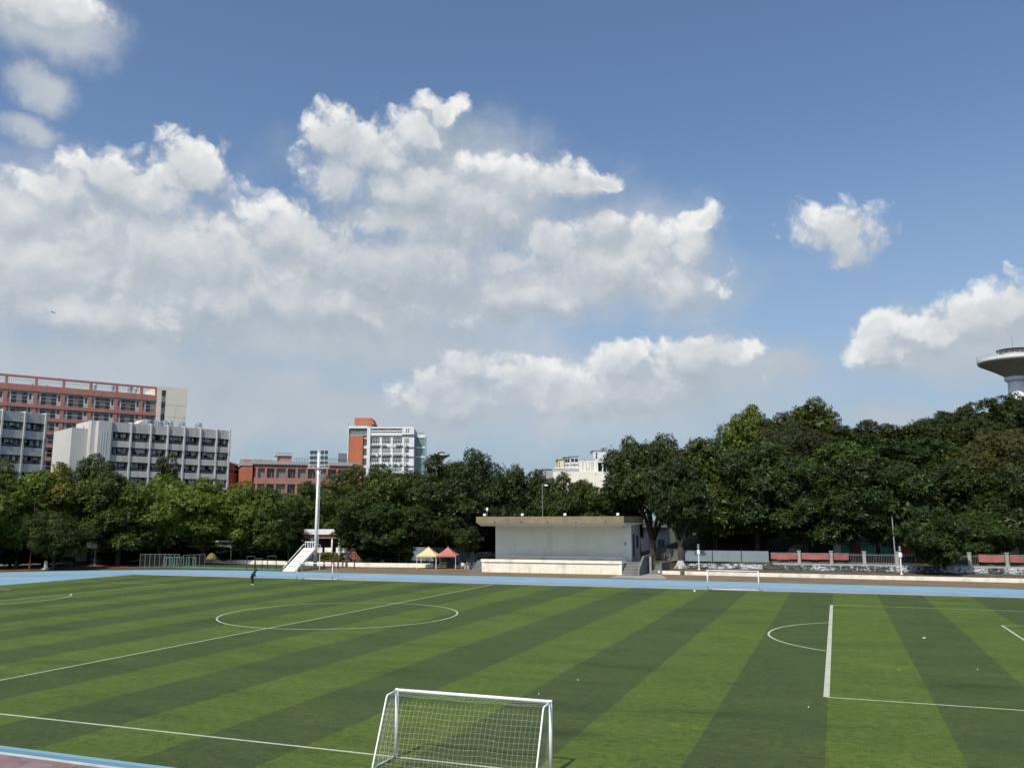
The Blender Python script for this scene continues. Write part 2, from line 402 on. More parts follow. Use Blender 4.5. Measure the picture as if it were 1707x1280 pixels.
def wash_stone():
    m = D.materials.new('whitewashed_rubble'); m.use_nodes = True
    n = NT(m.node_tree); b = n.n['Principled BSDF']
    P = n.node('ShaderNodeTexCoord').outputs['Object']
    vo = n.node('ShaderNodeTexVoronoi', feature='DISTANCE_TO_EDGE'); vo.inputs['Scale'].default_value = 2.2
    n.l.new(n.vec('MULTIPLY_ADD', n.noise(P, 2.5, 3, .5, 'Color'), (.5, .5, .5), P), vo.inputs['Vector'])
    f = n.noise(P, 2.1, 6, .72)
    big = n.noise(P, .22, 3, .5)
    k = n.math('ADD', f, n.math('MULTIPLY', n.math('SUBTRACT', big, .5), .7))
    c = n.mix(n.remap(k, .48, .54), (.06, .06, .06), (.46, .48, .50))
    c = n.mix(n.remap(vo.outputs['Distance'], .0, .07, .75, 0), c, (.05, .05, .05))
    n.l.new(c, b.inputs['Base Color']); b.inputs['Roughness'].default_value = .9
    bp = n.node('ShaderNodeBump'); bp.inputs['Strength'].default_value = .8; bp.inputs['Distance'].default_value = .08
    n.l.new(vo.outputs['Distance'], bp.inputs['Height']); n.l.new(bp.outputs[0], b.inputs['Normal'])
    return m
M['rubble'] = wash_stone()
M['kerb_white'] = mat('whitewashed_kerb', (.72, .66, .55), .9, .1, .1, .9, (.28, .24, .19), (.7, .7, .7), .6, bump=.3, bscale=8)

# ------------------------------------------------------------------ mesh helpers
class MB:
    def __init__(s): s.v = []; s.f = []
    def quad(s, a, b, c, d):
        i = len(s.v); s.v += [tuple(a), tuple(b), tuple(c), tuple(d)]; s.f.append((i, i + 1, i + 2, i + 3))
    def box(s, x0, x1, y0, y1, z0, z1):
        if x0 > x1: x0, x1 = x1, x0
        if y0 > y1: y0, y1 = y1, y0
        if z0 > z1: z0, z1 = z1, z0
        i = len(s.v)
        s.v += [(x0, y0, z0), (x1, y0, z0), (x1, y1, z0), (x0, y1, z0), (x0, y0, z1), (x1, y0, z1), (x1, y1, z1), (x0, y1, z1)]
        s.f += [tuple(i + k for k in q) for q in ((0, 3, 2, 1), (4, 5, 6, 7), (0, 1, 5, 4), (1, 2, 6, 5), (2, 3, 7, 6), (3, 0, 4, 7))]
        return s
    def prism(s, poly, z0, z1):                       # poly counter-clockwise in xy
        i = len(s.v); n = len(poly)
        s.v += [(p[0], p[1], z0) for p in poly] + [(p[0], p[1], z1) for p in poly]
        s.f.append(tuple(i + n - 1 - k for k in range(n))); s.f.append(tuple(i + n + k for k in range(n)))
        for k in range(n):
            j = (k + 1) % n; s.f.append((i + k, i + j, i + n + j, i + n + k))
        return s
    def prism_x(s, poly, x0, x1):                     # poly in (y, z), swept along x
        i = len(s.v); n = len(poly)
        s.v += [(x0, p[0], p[1]) for p in poly] + [(x1, p[0], p[1]) for p in poly]
        s.f.append(tuple(i + n - 1 - k for k in range(n))); s.f.append(tuple(i + n + k for k in range(n)))
        for k in range(n):
            j = (k + 1) % n; s.f.append((i + k, i + j, i + n + j, i + n + k))
        return s
    def prism_y(s, poly, y0, y1):                     # poly in (x, z), swept along y
        i = len(s.v); n = len(poly)
        s.v += [(p[0], y0, p[1]) for p in poly] + [(p[0], y1, p[1]) for p in poly]
        s.f.append(tuple(i + k for k in range(n))); s.f.append(tuple(i + 2 * n - 1 - k for k in range(n)))
        for k in range(n):
            j = (k + 1) % n; s.f.append((i + j, i + k, i + n + k, i + n + j))
        return s
    def tube(s, pts, rad, n=8, cap=True):
        pts = [Vector(p) for p in pts]
        if not hasattr(rad, '__len__'): rad = [rad] * len(pts)
        i = len(s.v)
        for k, p in enumerate(pts):
            t = (pts[min(k + 1, len(pts) - 1)] - pts[max(k - 1, 0)]).normalized()
            a = t.cross(Vector((0, 0, 1)) if abs(t.z) < .95 else Vector((1, 0, 0))).normalized(); b = t.cross(a)
            for q in range(n):
                an = 2 * PI * q / n
                s.v.append(tuple(p + (a * math.cos(an) + b * math.sin(an)) * rad[k]))
        for k in range(len(pts) - 1):
            for q in range(n):
                w = (q + 1) % n
                s.f.append((i + k * n + q, i + k * n + w, i + (k + 1) * n + w, i + (k + 1) * n + q))
        if cap:
            s.f.append(tuple(i + n - 1 - q for q in range(n))); s.f.append(tuple(i + (len(pts) - 1) * n + q for q in range(n)))
        return s
    def lathe(s, prof, n=32, c=(0, 0)):               # prof: (r, z) from bottom to top
        i = len(s.v)
        for (r, z) in prof:
            for q in range(n):
                an = 2 * PI * q / n
                s.v.append((c[0] + r * math.cos(an), c[1] + r * math.sin(an), z))
        for k in range(len(prof) - 1):
            for q in range(n):
                w = (q + 1) % n
                s.f.append((i + k * n + q, i + k * n + w, i + (k + 1) * n + w, i + (k + 1) * n + q))
        s.f.append(tuple(i + n - 1 - q for q in range(n))); s.f.append(tuple(i + (len(prof) - 1) * n + q for q in range(n)))
        return s
    def mesh(s, name, m, smooth=False):
        me = D.meshes.new(name); me.from_pydata(s.v, [], s.f); me.materials.append(m)
        if smooth: me.polygons.foreach_set('use_smooth', [True] * len(me.polygons))
        me.update(); return me
    def build(s, name, m, parent=None, loc=None, smooth=False, rz=0):
        return put(name, s.mesh(name, m, smooth), parent, loc, rz)
def put(name, me, parent=None, loc=None, rz=0):
    o = D.objects.new(name, me); COL.objects.link(o)
    if parent is not None: o.parent = parent
    if loc is not None: o.location = tuple(float(x) for x in loc)
    if rz: o.rotation_euler.z = rz
    return o
def tag(o, label=None, cat=None, group=None, kind=None):
    if label: o['label'] = label
    if cat: o['category'] = cat
    if group: o['group'] = group
    if kind: o['kind'] = kind
    return o
def thing(name, label, cat, loc=(0, 0, 0), rz=0, group=None):
    o = D.objects.new(name, None); COL.objects.link(o)
    o.empty_display_size = .3
    o.location = tuple(float(x) for x in loc); o.rotation_euler.z = rz
    return tag(o, label, cat, group)
def copy_tree(o, label=None, loc=None, rz=None, scale=None, group=None):
    def rec(a, par):
        c = a.copy(); COL.objects.link(c)
        if par is not None: c.parent = par
        for ch in a.children: rec(ch, c)
        return c
    kids = list(o.children)
    c = o.copy(); COL.objects.link(c)
    for ch in kids: rec(ch, c)
    if label: c['label'] = label
    if group: c['group'] = group
    if loc is not None: c.location = tuple(float(x) for x in loc)
    if rz is not None: c.rotation_euler.z = rz
    if scale is not None: c.scale = scale
    return c
BOX = {}
def unit_box(m):                                      # shared unit cubes for repeated flat pieces
    if m.name not in BOX: BOX[m.name] = MB().box(0, 1, 0, 1, 0, 1).mesh('piece', m)
    return BOX[m.name]
def piece(name, m, parent, x0, x1, y0, y1, z0, z1):   # a box-shaped part that shares its mesh with its like
    o = put(name, unit_box(m), parent, (min(x0, x1), min(y0, y1), min(z0, z1)))
    o.scale = (abs(x1 - x0), abs(y1 - y0), abs(z1 - z0))
    return o
def sheet(name, poly, z, m, parent=None):
    b = MB(); b.v = [(p[0], p[1], z) for p in poly]; b.f = [tuple(range(len(poly)))]
    return b.build(name, m, parent)
def sstep(a, b, x):
    t = max(0.0, min(1.0, (x - a) / (b - a))); return t * t * (3 - 2 * t)

# ------------------------------------------------------------------ terrain
def tz(x, y):
    r = sstep(12, 14, x) * sstep(71.5, 73, y) * 1.0
    h = 12.5 * sstep(73, 112, y) * sstep(-4, 34, x) + 5 * sstep(110, 200, y) * sstep(-10, 40, x)
    l = 0.35 * sstep(62, 70, y) * (1 - sstep(6, 12, x)) * sstep(-130, -60, x)
    return r + h + l
xs = [-1800, -900, -400, -250] + list(range(-180, 181, 6)) + [250, 400, 900, 1800]
ys = [-1500, -600, -200, -120] + list(range(-90, 60, 10)) + list(range(60, 75, 2)) + list(range(76, 260, 6)) + [300, 400, 700, 1500, 3000]
gb = MB()
for y in ys:
    for x in xs: gb.v.append((x, y, tz(x, y) - 0.03))
nx = len(xs)
for j in range(len(ys) - 1):
    for i in range(nx - 1):
        a = j * nx + i; gb.f.append((a, a + 1, a + nx + 1, a + nx))
tag(gb.build('ground', M['ground'], smooth=True), kind='structure')

# pitch and its painted lines
PX0, PX1, PY0, PY1 = -53.2, 54.5, -37.35, 32.9
pitch = tag(sheet('football_pitch', [(PX0, PY0), (PX1, PY0), (PX1, PY1), (PX0, PY1)], 0.012, M['turf']), kind='structure')
def strip(name, pts, w, close=False):
    b = MB(); n = len(pts); L = []; Rr = []
    for i, p in enumerate(pts):
        a = pts[(i - 1) % n] if (close or i > 0) else pts[i]; c = pts[(i + 1) % n] if (close or i < n - 1) else pts[i]
        t = Vector((c[0] - a[0], c[1] - a[1])).normalized(); nn = Vector((-t.y, t.x)) * w / 2
        L.append((p[0] + nn.x, p[1] + nn.y, 0)); Rr.append((p[0] - nn.x, p[1] - nn.y, 0))
    b.v = L + Rr
    for i in range(n if close else n - 1):
        j = (i + 1) % n; b.f.append((n + i, n + j, j, i))
    return b
def line(name, pts, w=.11, close=False, z=.016):
    return strip(name, pts, w, close).build(name, M['line'], pitch, (0, 0, z))
def arc(cx, cy, r, a0, a1, n=72): return [(cx + r * math.cos(a0 + (a1 - a0) * k / n), cy + r * math.sin(a0 + (a1 - a0) * k / n)) for k in range(n + 1)]
TL, TN, TF, XP = 52.4, -34.05, 32.0, 35.93
line('halfway_line', [(0, TN + .06), (0, TF - .3)], .12)
line('touch_line', [(-TL, TN), (TL, TN)], .12)
line('touch_line', [(-TL, TF), (TL, TF)], .07)
line('centre_circle', arc(0, 0, 9.15, 0, 2 * PI, 128)[:-1], .13, True, .020)
for s in (1, -1):
    line('goal_line', [(s * TL, TN + .06), (s * TL, TF - .06)], .12)
    line('penalty_area_line', [(s * XP, -20.0), (s * XP, 20.0)], .24 if s > 0 else .14, z=.020)
    for q in (-1, 1):
        line('penalty_area_line', [(s * XP, q * 20.0), (s * TL, q * 20.0)], .11 if q < 0 else .10)
        line('goal_area_line', [(s * 46.95, q * 9.15), (s * TL, q * 9.15)], .10)
    line('goal_area_line', [(s * 46.95, -9.1), (s * 46.95, 9.1)], .14, z=.020)
    yy = 8.41; dx = 40.63 - XP
    a = math.acos(dx / yy)
    line('penalty_arc', arc(s * 40.63, 0, yy, PI - a, PI + a) if s > 0 else arc(-40.63, 0, yy, -a, a), .13)

# running track: one sheet right round the pitch, its pale kerb and lane lines above it
def oval(xa, r, yc=-1.0, hh=None, n=28):
    hw = 42.0; pts = []
    for k in range(n + 1): pts.append((hw + xa * math.cos(-PI / 2 + PI * k / n), yc + r * math.sin(-PI / 2 + PI * k / n)))
    for k in range(n + 1): pts.append((-hw + xa * math.cos(PI / 2 + PI * k / n), yc + r * math.sin(PI / 2 + PI * k / n)))
    return pts
tag(sheet('running_track', oval(46.5, 46.5, -1.3), 0.004, M['track']), kind='structure')
def ringline(name, d, w, m, z):
    b = strip(name, [(x, y) for x, y in oval(d, d, -1.3)], w, True)
    return tag(b.build(name, m, None, (0, 0, z)), kind='structure')
tag(sheet('track_gutter', [(PX0 + .0, PY1), (PX1 + 10, PY1), (PX1 + 10, PY1 + .55), (PX0, PY1 + .55)], .010, M['edge_grey']), kind='structure')
M['worn_lane'] = two_noise('worn_lilac_lane', (.17, .22, .31), (.24, .30, .38), (.15, .26, .36), .5, .5)
ringline('worn_inner_lane', 36.0, 4.6, M['worn_lane'], .007)
M['lane'] = two_noise('faded_lane_paint', (.38, .42, .50), (.50, .54, .60), (.20, .32, .44), .5, .8)
for k in range(6): ringline('lane_line', 35.2 + k * 1.5, .17, M['lane'], .011)
# near side: blue edge, drain grating, white line and worn purple lanes
tag(sheet('blue_edge_strip', [(-70, -38.1), (75, -38.1), (75, PY0), (-70, PY0)], .008, M['track']), kind='structure')
tag(sheet('near_track', [(-70, -48), (75, -48), (75, -38.1), (-70, -38.1)], .010, M['purple_track']), kind='structure')
tag(strip('near_white_line', [(-70, -38.1), (75, -38.1)], .07).build('near_white_line', M['line'], None, (0, 0, .016)), kind='structure')
gt = thing('drain_grating', 'long dark slotted drain grating in the blue strip at the near pitch edge', 'drain', (14, -37.72, 0))
gb = MB()
for k in range(150):
    gb.box(-7.5 + k * .1, -7.44 + k * .1, -.11, .11, .010, .022)
tag(gb.build('slot_bars', M['track'], gt), kind='stuff')
MB().box(-7.6, 7.6, -.13, .13, .0085, .012).build('channel', M['concrete_dark'], gt)

# ground between the track and the trees
tag(sheet('dirt_strip', [(-37, 44.6), (9.0, 45.2), (75, 43.5), (75, 53.0), (12, 56), (12, 66), (-37, 62)], .006, M['dirt']), kind='structure')
tag(sheet('exercise_mat', [(-60, 47.3), (-47, 47.3), (-40.5, 46.8), (-40.5, 50.5), (-60, 51.5)], .012, M['mat_green']), kind='structure')
tag(sheet('mossy_court', [(-150, 20), (-86, 25), (-78, 36), (-66, 46), (-66, 78), (-150, 78)], .008, M['olive_ground']), kind='structure')
tag(sheet('red_paving', [(-120, 27.5), (-77.5, 32.5), (-74.0, 38.0), (-79, 39.2), (-120, 36)], .016, M['brick_red']), kind='structure')
b = MB().prism([(-78.0, 43.5), (-74.5, 40.5), (-67.5, 44.5), (-69, 51), (-78.5, 50.2)], 0, .05)
tag(b.build('red_court_edge', M['brick_red']), kind='structure')
tag(sheet('grey_paving', [(9.6, 47), (17, 46.5), (16.2, 49.8), (14.5, 55), (13, 62), (9.6, 62)], .016, M['paving']), kind='structure')
tag(MB().prism([(14.4, 56.2), (75, 53.1), (75, 64.4), (14.4, 65.2)], -.02, .34).build('planting_strip', M['scrub_ground']), kind='structure')
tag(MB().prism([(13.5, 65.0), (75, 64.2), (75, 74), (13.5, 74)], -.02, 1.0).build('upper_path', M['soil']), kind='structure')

# low whitewashed kerb on the right
kb = MB()
px_ = [(14.0, 55.95), (17.0, 55.75), (17.6, 55.7), (75, 52.75)]
for (a, b_) in ((px_[0], px_[1]), (px_[2], px_[3])):
    kb.prism([a, b_, (b_[0], b_[1] + .38), (a[0], a[1] + .38)], 0, .46)
kerb = thing('white_kerb', 'long low whitewashed kerb wall along the brown strip right of the stage', 'kerb')
kb.build('kerb_block', M['kerb_white'], kerb)
# low white wall on the left
lw = thing('low_wall', 'low bright white wall running behind the exercise bars and the floodlight mast to the gazebos', 'wall')
W0 = [(-66.3, 61.2), (-48, 60.0), (-33, 59.0), (-21.6, 60.5)]
for a, b_ in zip(W0[:-1], W0[1:]):
    MB().prism([a, b_, (b_[0], b_[1] + .3), (a[0], a[1] + .3)], 0, .62).build('wall_section', M['cream_pale'], lw)

# ------------------------------------------------------------------ stage
st = thing('stage', 'open concrete reviewing stage with cream front wall, pale back wall and flat brown-edged roof', 'stage', (-.2, 53, 0))
# local: x -10.1..10.1 ; y 0 = front
b = MB().box(-10.1, 10.0, .0, 6.0, 0, 1.42); b.build('front_wall', M['cream'], st)
MB().box(-10.2, 10.05, -.16, .30, 1.42, 1.78).build('coping', M['cream_pale'], st)
MB().box(-10.1, -9.75, -.06, 0, 0, 1.42).build('pilaster', M['cream_pale'], st)
MB().box(9.65, 10.0, -.06, 0, 0, 1.42).build('pilaster', M['cream_pale'], st)
MB().box(-10.1, 10.0, .30, 6.0, 1.42, 1.50).build('deck', M['concrete'], st)
MB().box(-8.0, 9.8, 3.5, 3.8, 1.50, 2.0).build('bench_step', M['concrete'], st)
MB().box(-8.0, 9.8, 3.45, 4.2, 2.0, 2.08).build('bench_top', M['stage_wall'], st)
MB().box(-10.05, 10.2, 5.0, 5.3, 1.5, 6.6).build('back_wall', M['stage_wall'], st)
for x0, x1 in ((-10.05, -9.78), (9.93, 10.2)):
    MB().box(x0, x1, 5.3, 10.4, 1.5, 6.6).build('side_wall', M['concrete'], st)
MB().box(-10.05, 10.2, 10.4, 10.7, 0, 6.6).build('rear_wall', M['concrete'], st)
MB().box(10.0, 10.2, 5.3, 10.4, 0, 1.5).build('side_wall', M['concrete'], st)
d = MB().box(10.2, 10.24, 6.0, 7.0, 2.1, 5.2).build('side_door', M['dark_grey'], st)
MB().box(10.2, 10.235, 8.2, 9.2, 3.2, 5.0).build('side_window', M['glass_dark'], st)
# roof: vertical fascia, underside sloping down and back to the wall head
MB().prism_x([(-.9, 6.78), (-.9, 7.66), (-.72, 7.66), (-.72, 6.81)], -10.6, 10.6).build('fascia', M['fascia'], st)
MB().prism_x([(-.72, 6.79), (-.72, 7.6), (10.9, 7.6), (10.9, 6.6), (.75, 6.36)], -10.59, 10.59).build('roof_slab', M['soffit'], st)
MB().box(-10.63, -10.601, -.9, 10.9, 6.78, 7.66).build('end_fascia', M['fascia'], st)
MB().box(10.601, 10.63, -.9, 10.9, 6.78, 7.66).build('end_fascia', M['fascia'], st)
for px in (825, 869, 913, 960, 1009):
    x = AT(px, 870, 52.1)[0] + .2
    MB().box(x - .07, x + .07, -1.02, -.9, 6.84, 7.0).build('drain_spout', M['dark_grey'], st)
MB().box(9.2, 9.5, 4.9, 5.0, 3.7, 4.15).build('socket_box', M['grey_band'], st)
MB().box(9.1, 9.35, 4.85, 5.0, 6.1, 6.35).build('speaker_box', M['grey_band'], st)
# stairs on the right with a dark cheek wall, iron stair rail on the left
for k in range(9):
    MB().box(10.25, 12.35, -1.0 + k * .33, 2.4, k * .175, (k + 1) * .175 - .04).build('riser', M['concrete_dark'], st)  # shade on the risers is put into their darker colour
    MB().box(10.22, 12.355, -1.05 + k * .33, 2.4, (k + 1) * .175 - .039, (k + 1) * .175).build('tread', M['paving'], st)
MB().box(10.25, 12.35, 2.4, 5.0, 0, 1.5).build('landing', M['paving'], st)
MB().prism_x([(-1.25, 0), (-1.25, .75), (1.9, 2.35), (8.0, 2.45), (8.0, 0)], 12.36, 12.62).build('cheek_wall', M['concrete_dark'], st)  # side turned from the sun: its shade is put into the dark colour
r = MB()
for k in range(7): r.tube([(10.18, -.2 + k * .42, 1.6), (10.18, -.2 + k * .42, 2.25)], .02, 5)
r.tube([(10.18, -.2, 2.25), (10.18, 2.4, 2.25)], .025, 5); r.build('stair_rail', M['galv'], st)
for k in range(8):
    MB().box(-12.0, -10.2, .2 + k * .33, 3.2, k * .18, (k + 1) * .18).build('step', M['concrete_dark'], st)
r = MB()
for k in range(9): r.tube([(-12.0, .2 + k * .33, k * .18), (-12.0, .2 + k * .33, k * .18 + 1.05)], .02, 5)
r.tube([(-12.0, .2, 1.05), (-12.0, 2.84, 2.5)], .025, 5)
r.tube([(-12.0, 2.84, 2.5), (-10.2, 2.84, 2.6), (-10.2, 4.6, 2.6)], .025, 5)
for k in range(8): r.tube([(-12.0 + k * .25, 2.84, 1.5), (-12.0 + k * .25, 2.84, 2.56)], .018, 5)
r.build('stair_rail', M['dark_grey'], st)
# second, darker flight right of the stage leading up to the path
fl = thing('garden_steps', 'dark narrow stone steps with a wall beside them, right of the stage stairs', 'steps', (13.4, 55.6, 0))
for k in range(6): MB().box(-.35, .9, k * .8, 5.6, k * .18, (k + 1) * .18).build('step', M['concrete_dark'], fl)
MB().box(.9, 1.15, .2, 6, 0, 1.5).build('side_wall', M['concrete_dark'], fl)
MB().tube([(-.5, 1.0, 0), (-.5, 1.0, 2.3)], .16, 8).build('newel_post', M['pillar'], fl)
# small lamps standing on the stage roof
for k, (px, lab) in enumerate(((808, 'small white floodlight on the stage roof at its left end'), (871, 'small white floodlight on the stage roof, second from its left end'),
                               (942, 'small white floodlight on the stage roof, second from its right end'), (1030, 'small white floodlight on the stage roof at its right end'))):
    p = AT(px, 857, 53)
    t = thing('roof_floodlight', lab, 'floodlight', (p[0], 53, 7.6), group='small floodlights along the stage roof')
    MB().tube([(0, 0, 0), (0, 0, .22)], .03, 6).build('bracket', M['dark_grey'], t)
    MB().prism_x([(-.16, .18), (-.16, .44), (.1, .50), (.1, .24)], -.17, .17).build('lamp_head', M['plastic_white'], t)
p = AT(812, 847, 56)
t = thing('roof_aerial', 'short thin mast with a white globe on the left end of the stage roof', 'aerial', (p[0], 56, 7.6))
MB().tube([(0, 0, 0), (0, 0, .9)], .03, 6).build('mast', M['galv'], t)
MB().lathe([(.05, .85), (.17, 1.0), (.19, 1.15), (.12, 1.32), (.03, 1.38)], 12).build('globe', M['plastic_white'], t, smooth=True)
# street lamp behind the stage roof
p = AD(904, 806, 142)
t = thing('street_lamp', 'slim street lamp with a white head standing behind the stage roof', 'street lamp', (p[0], p[1], 0.3))
hz = p[2] - .3
MB().tube([(0, 0, 0), (0, 0, hz)], [.10, .06], 8).build('pole', M['fence_grey'], t)
MB().tube([(0, 0, hz - .2), (.35, 0, hz - .1), (.6, 0, hz - .2)], .04, 6).build('arm', M['fence_grey'], t)
MB().lathe([(.08, hz - .5), (.34, hz - .42), (.36, hz - .3), (.15, hz - .18), (.04, hz - .15)], 14, (.7, 0)).build('lamp_head', M['plastic_white'], t, smooth=True)

# ------------------------------------------------------------------ floodlight mast
p = G(525, 948); top = AD(534.5, 748, math.hypot(p[0] - CAM[0], p[1] - CAM[1]))
H = top[2]
t = thing('floodlight_mast', 'tall tapered white floodlight mast with three rows of four dark lamps', 'floodlight mast', (p[0], p[1], 0), rz=.36)
MB().box(-.5, .5, -.5, .5, 0, .18).build('footing', M['concrete'], t)
MB().tube([(0, 0, .15), (0, 0, H * .5), (0, 0, H - .6)], [.27, .21, .13], 20, True).build('mast', M['white_paint'], t, smooth=True)
MB().tube([(0, 0, H - .6), (0, 0, H + .25)], .03, 6).build('lightning_rod', M['white_paint'], t)
zs = [H - .55, H - 1.37, H - 2.19]
for z in zs:
    MB().box(-1.45, 1.45, -.05, .05, z - .44, z - .35).build('crossarm', M['white_paint'], t)
    for x in (-1.08, -.53, .55, 1.16):
        l = MB().prism_x([(-.22, z - .27), (-.16, z + .26), (.10, z + .20), (.14, z - .20)], x - .23, x + .23).build('floodlight', M['dark_grey'], t)
        MB().prism_x([(-.245, z - .22), (-.185, z + .21), (-.175, z + .21), (-.23, z - .22)], x - .19, x + .19).build('lens', M['lamp_glass'], l)
        MB().box(x - .03, x + .03, -.03, .03, z - .35, z - .2).build('bracket', M['galv'], l)
zp = H - 2.95
pf = MB().box(-1.55, 1.7, -.4, .4, zp, zp + .07).build('platform', M['white_paint'], t)
r = MB()
for x in (-1.5, -.7, .8, 1.65):
    for y in (-.38, .38): r.tube([(x, y, zp), (x, y, zp + .5)], .02, 5)
for y in (-.38, .38): r.tube([(-1.5, y, zp + .5), (1.65, y, zp + .5)], .02, 5)
r.build('guard_rail', M['white_paint'], t)
r = MB()
for q in (-1, 1): r.tube([(q * .12, 0, zp - .9), (q * .75, 0, zp)], .04, 6)
r.build('brace', M['white_paint'], t)
r = MB()
r.tube([(.34, 0, 2.5), (.30, 0, zp)], .02, 5); r.tube([(.34, .3, 2.5), (.28, .3, zp)], .02, 5)
for q in range(28): r.tube([(.335 - q * .0015, 0, 2.8 + q * .42), (.335 - q * .002, .3, 2.8 + q * .42)], .013, 4)
r.build('ladder', M['white_paint'], t)

# ------------------------------------------------------------------ goals
def grid_net(b, A, B, C_, D_, step, r, sag=0.0):
    """cords over a four-cornered patch A-B (bottom) D-C (top); thin triangular tubes"""
    A, B, C_, D_ = map(Vector, (A, B, C_, D_))
    nu = max(2, round(max((B - A).length, (C_ - D_).length) / step)); nv = max(2, round(max((D_ - A).length, (C_ - B).length) / step))
    nrm = (B - A).cross(D_ - A).normalized()
    def P(u, v):
        w = math.sin(PI * u) ** .6 * math.sin(PI * v) if 0 < u < 1 and 0 < v < 1 else 0
        z = .03 * math.sin(u * nu * .55 + 1.3 * v * 3) * w
        return (A * (1 - u) + B * u) * (1 - v) + (D_ * (1 - u) + C_ * u) * v + nrm * (sag * w) + Vector((0, 0, -abs(sag) * .35 * w + z))
    for i in range(1, nu): b.tube([P(i / nu, k / 8) for k in range(9)], r, 3, False)
    for j in range(1, nv): b.tube([P(k / 12, j / nv) for k in range(13)], r, 3, False)
def make_goal(label, loc, rz, cord, step=.15):
    t = thing('football_goal', label, 'football goal', loc, rz, 'small white football goals on the touch lines')
    W, Hh, r = 2.55, 2.0, .05
    for s in (-1, 1):
        MB().tube([(s * W, 0, 0), (s * W, 0, Hh + r)], r, 14).build('post', M['white_paint'], t, smooth=True)
        MB().tube([(s * W, 0, Hh), (s * W, -.62, Hh - .04), (s * W, -.68, Hh - .12), (s * W, -1.42, .12), (s * W, -1.46, .03)], .027, 8).build('stanchion', M['white_paint'], t, smooth=True)
        MB().tube([(s * W, 0, .03), (s * W, -1.46, .03)], .027, 8).build('ground_bar', M['white_paint'], t, smooth=True)
    MB().tube([(-W - r, 0, Hh), (W + r, 0, Hh)], r, 14).build('crossbar', M['white_paint'], t, smooth=True)
    MB().tube([(-W, -1.46, .03), (W, -1.46, .03)], .027, 8).build('ground_bar', M['white_paint'], t, smooth=True)
    b = MB()
    grid_net(b, (-W, -1.45, .05), (W, -1.45, .05), (W, -.68, Hh - .12), (-W, -.68, Hh - .12), step, cord, .10)
    grid_net(b, (-W, -.66, Hh - .05), (W, -.66, Hh - .05), (W, 0, Hh), (-W, 0, Hh), step, cord, -.04)
    for s in (-1, 1):
        grid_net(b, (s * W, -1.44, .05), (s * W, -.02, .05), (s * W, -.02, Hh), (s * W, -.64, Hh - .06), step, cord, .03 * s)
    tag(b.build('net', M['net'], t), kind='stuff')
    return t
make_goal('white football goal nearest the camera, its net towards the viewer', (26.0, -34.05, .012), 0, .0017)
make_goal('white football goal at the far touch line in front of the white kerb', (26.44, 32.0, .012), PI, .0016, .16)
make_goal('white football goal at the far touch line in front of the floodlight mast', (-23.6, 31.6, .012), PI, .0016, .16)

# ------------------------------------------------------------------ climbing ramp beside the mast
p = G(480.5, 952)
t = thing('climbing_ramp', 'sloping white climbing ramp with rows of hand holes beside the floodlight mast', 'climbing ramp', (p[0], p[1], 0), rz=math.radians(78))
L, Hh, Wd = 4.0, 3.15, 1.25
MB().prism_y([(0, 0), (.35, 0), (L + .35, Hh - .12), (L, Hh)], -Wd, Wd).build('ramp_board', M['cream_pale'], t)
b = MB()
for k in range(1, 9):
    for y in (-.75, -.25, .25, .75):
        u = k / 9.3; x = L * u + (.1 if k % 2 else 0); z = Hh * u
        b.box(x - .11, x + .02, y - .17, y + .17, z + .0, z + .06)
tag(b.build('foot_holds', M['concrete'], t), kind='stuff')
for s in (-1, 1):
    MB().tube([(.1, s * Wd, .45), (L, s * Wd, Hh + .55), (L + .9, s * Wd, Hh + .55), (L + .9, s * Wd, 0)], .045, 6).build('hand_rail', M['white_paint'], t)
MB().box(L, L + 1.0, -Wd, Wd, Hh - .14, Hh - .02).build('top_platform', M['cream_pale'], t)
r = MB()
for y in (-1.0, -.5, 0, .5, 1.0): r.tube([(L + .1, y, Hh), (L + .1, y, Hh + .9)], .05, 5)
r.tube([(L + .1, -1.1, Hh + .9), (L + .1, 1.1, Hh + .9)], .06, 5); r.build('top_rail', M['white_paint'], t)

# ------------------------------------------------------------------ exercise yard
def bar_frame(label, pxa, pxb, ytop, m, nm='pull_up_bar', base=949):
    a, b_ = G(pxa, base), G(pxb, base); c = (a + b_) / 2; w = np.linalg.norm(b_ - a) / 2
    h = AD(pxa, ytop, math.hypot(a[0] - CAM[0], a[1] - CAM[1]))[2]
    t = thing(nm, label, 'exercise bar', (c[0], c[1], 0), math.atan2(b_[1] - a[1], b_[0] - a[0]), 'pull-up bars in the exercise yard')
    for s in (-1, 1): MB().tube([(s * w, 0, 0), (s * w, 0, h)], .06, 8).build('post', m, t)
    MB().tube([(-w, 0, h - .06), (w, 0, h - .06)], .035, 6).build('bar', m, t)
bar_frame('black pull-up bar behind the bent person, leftmost of the black bars', 411, 424, 926.5, M['black_metal'])
bar_frame('lower black pull-up bar between the two taller black ones', 425.5, 436.5, 930, M['black_metal'])
bar_frame('black pull-up bar nearest the foot of the climbing ramp', 445.5, 460, 926, M['black_metal'])
bar_frame('low dark exercise bar at the left end of the black bars', 376, 393, 934, M['dark_grey'], base=946)
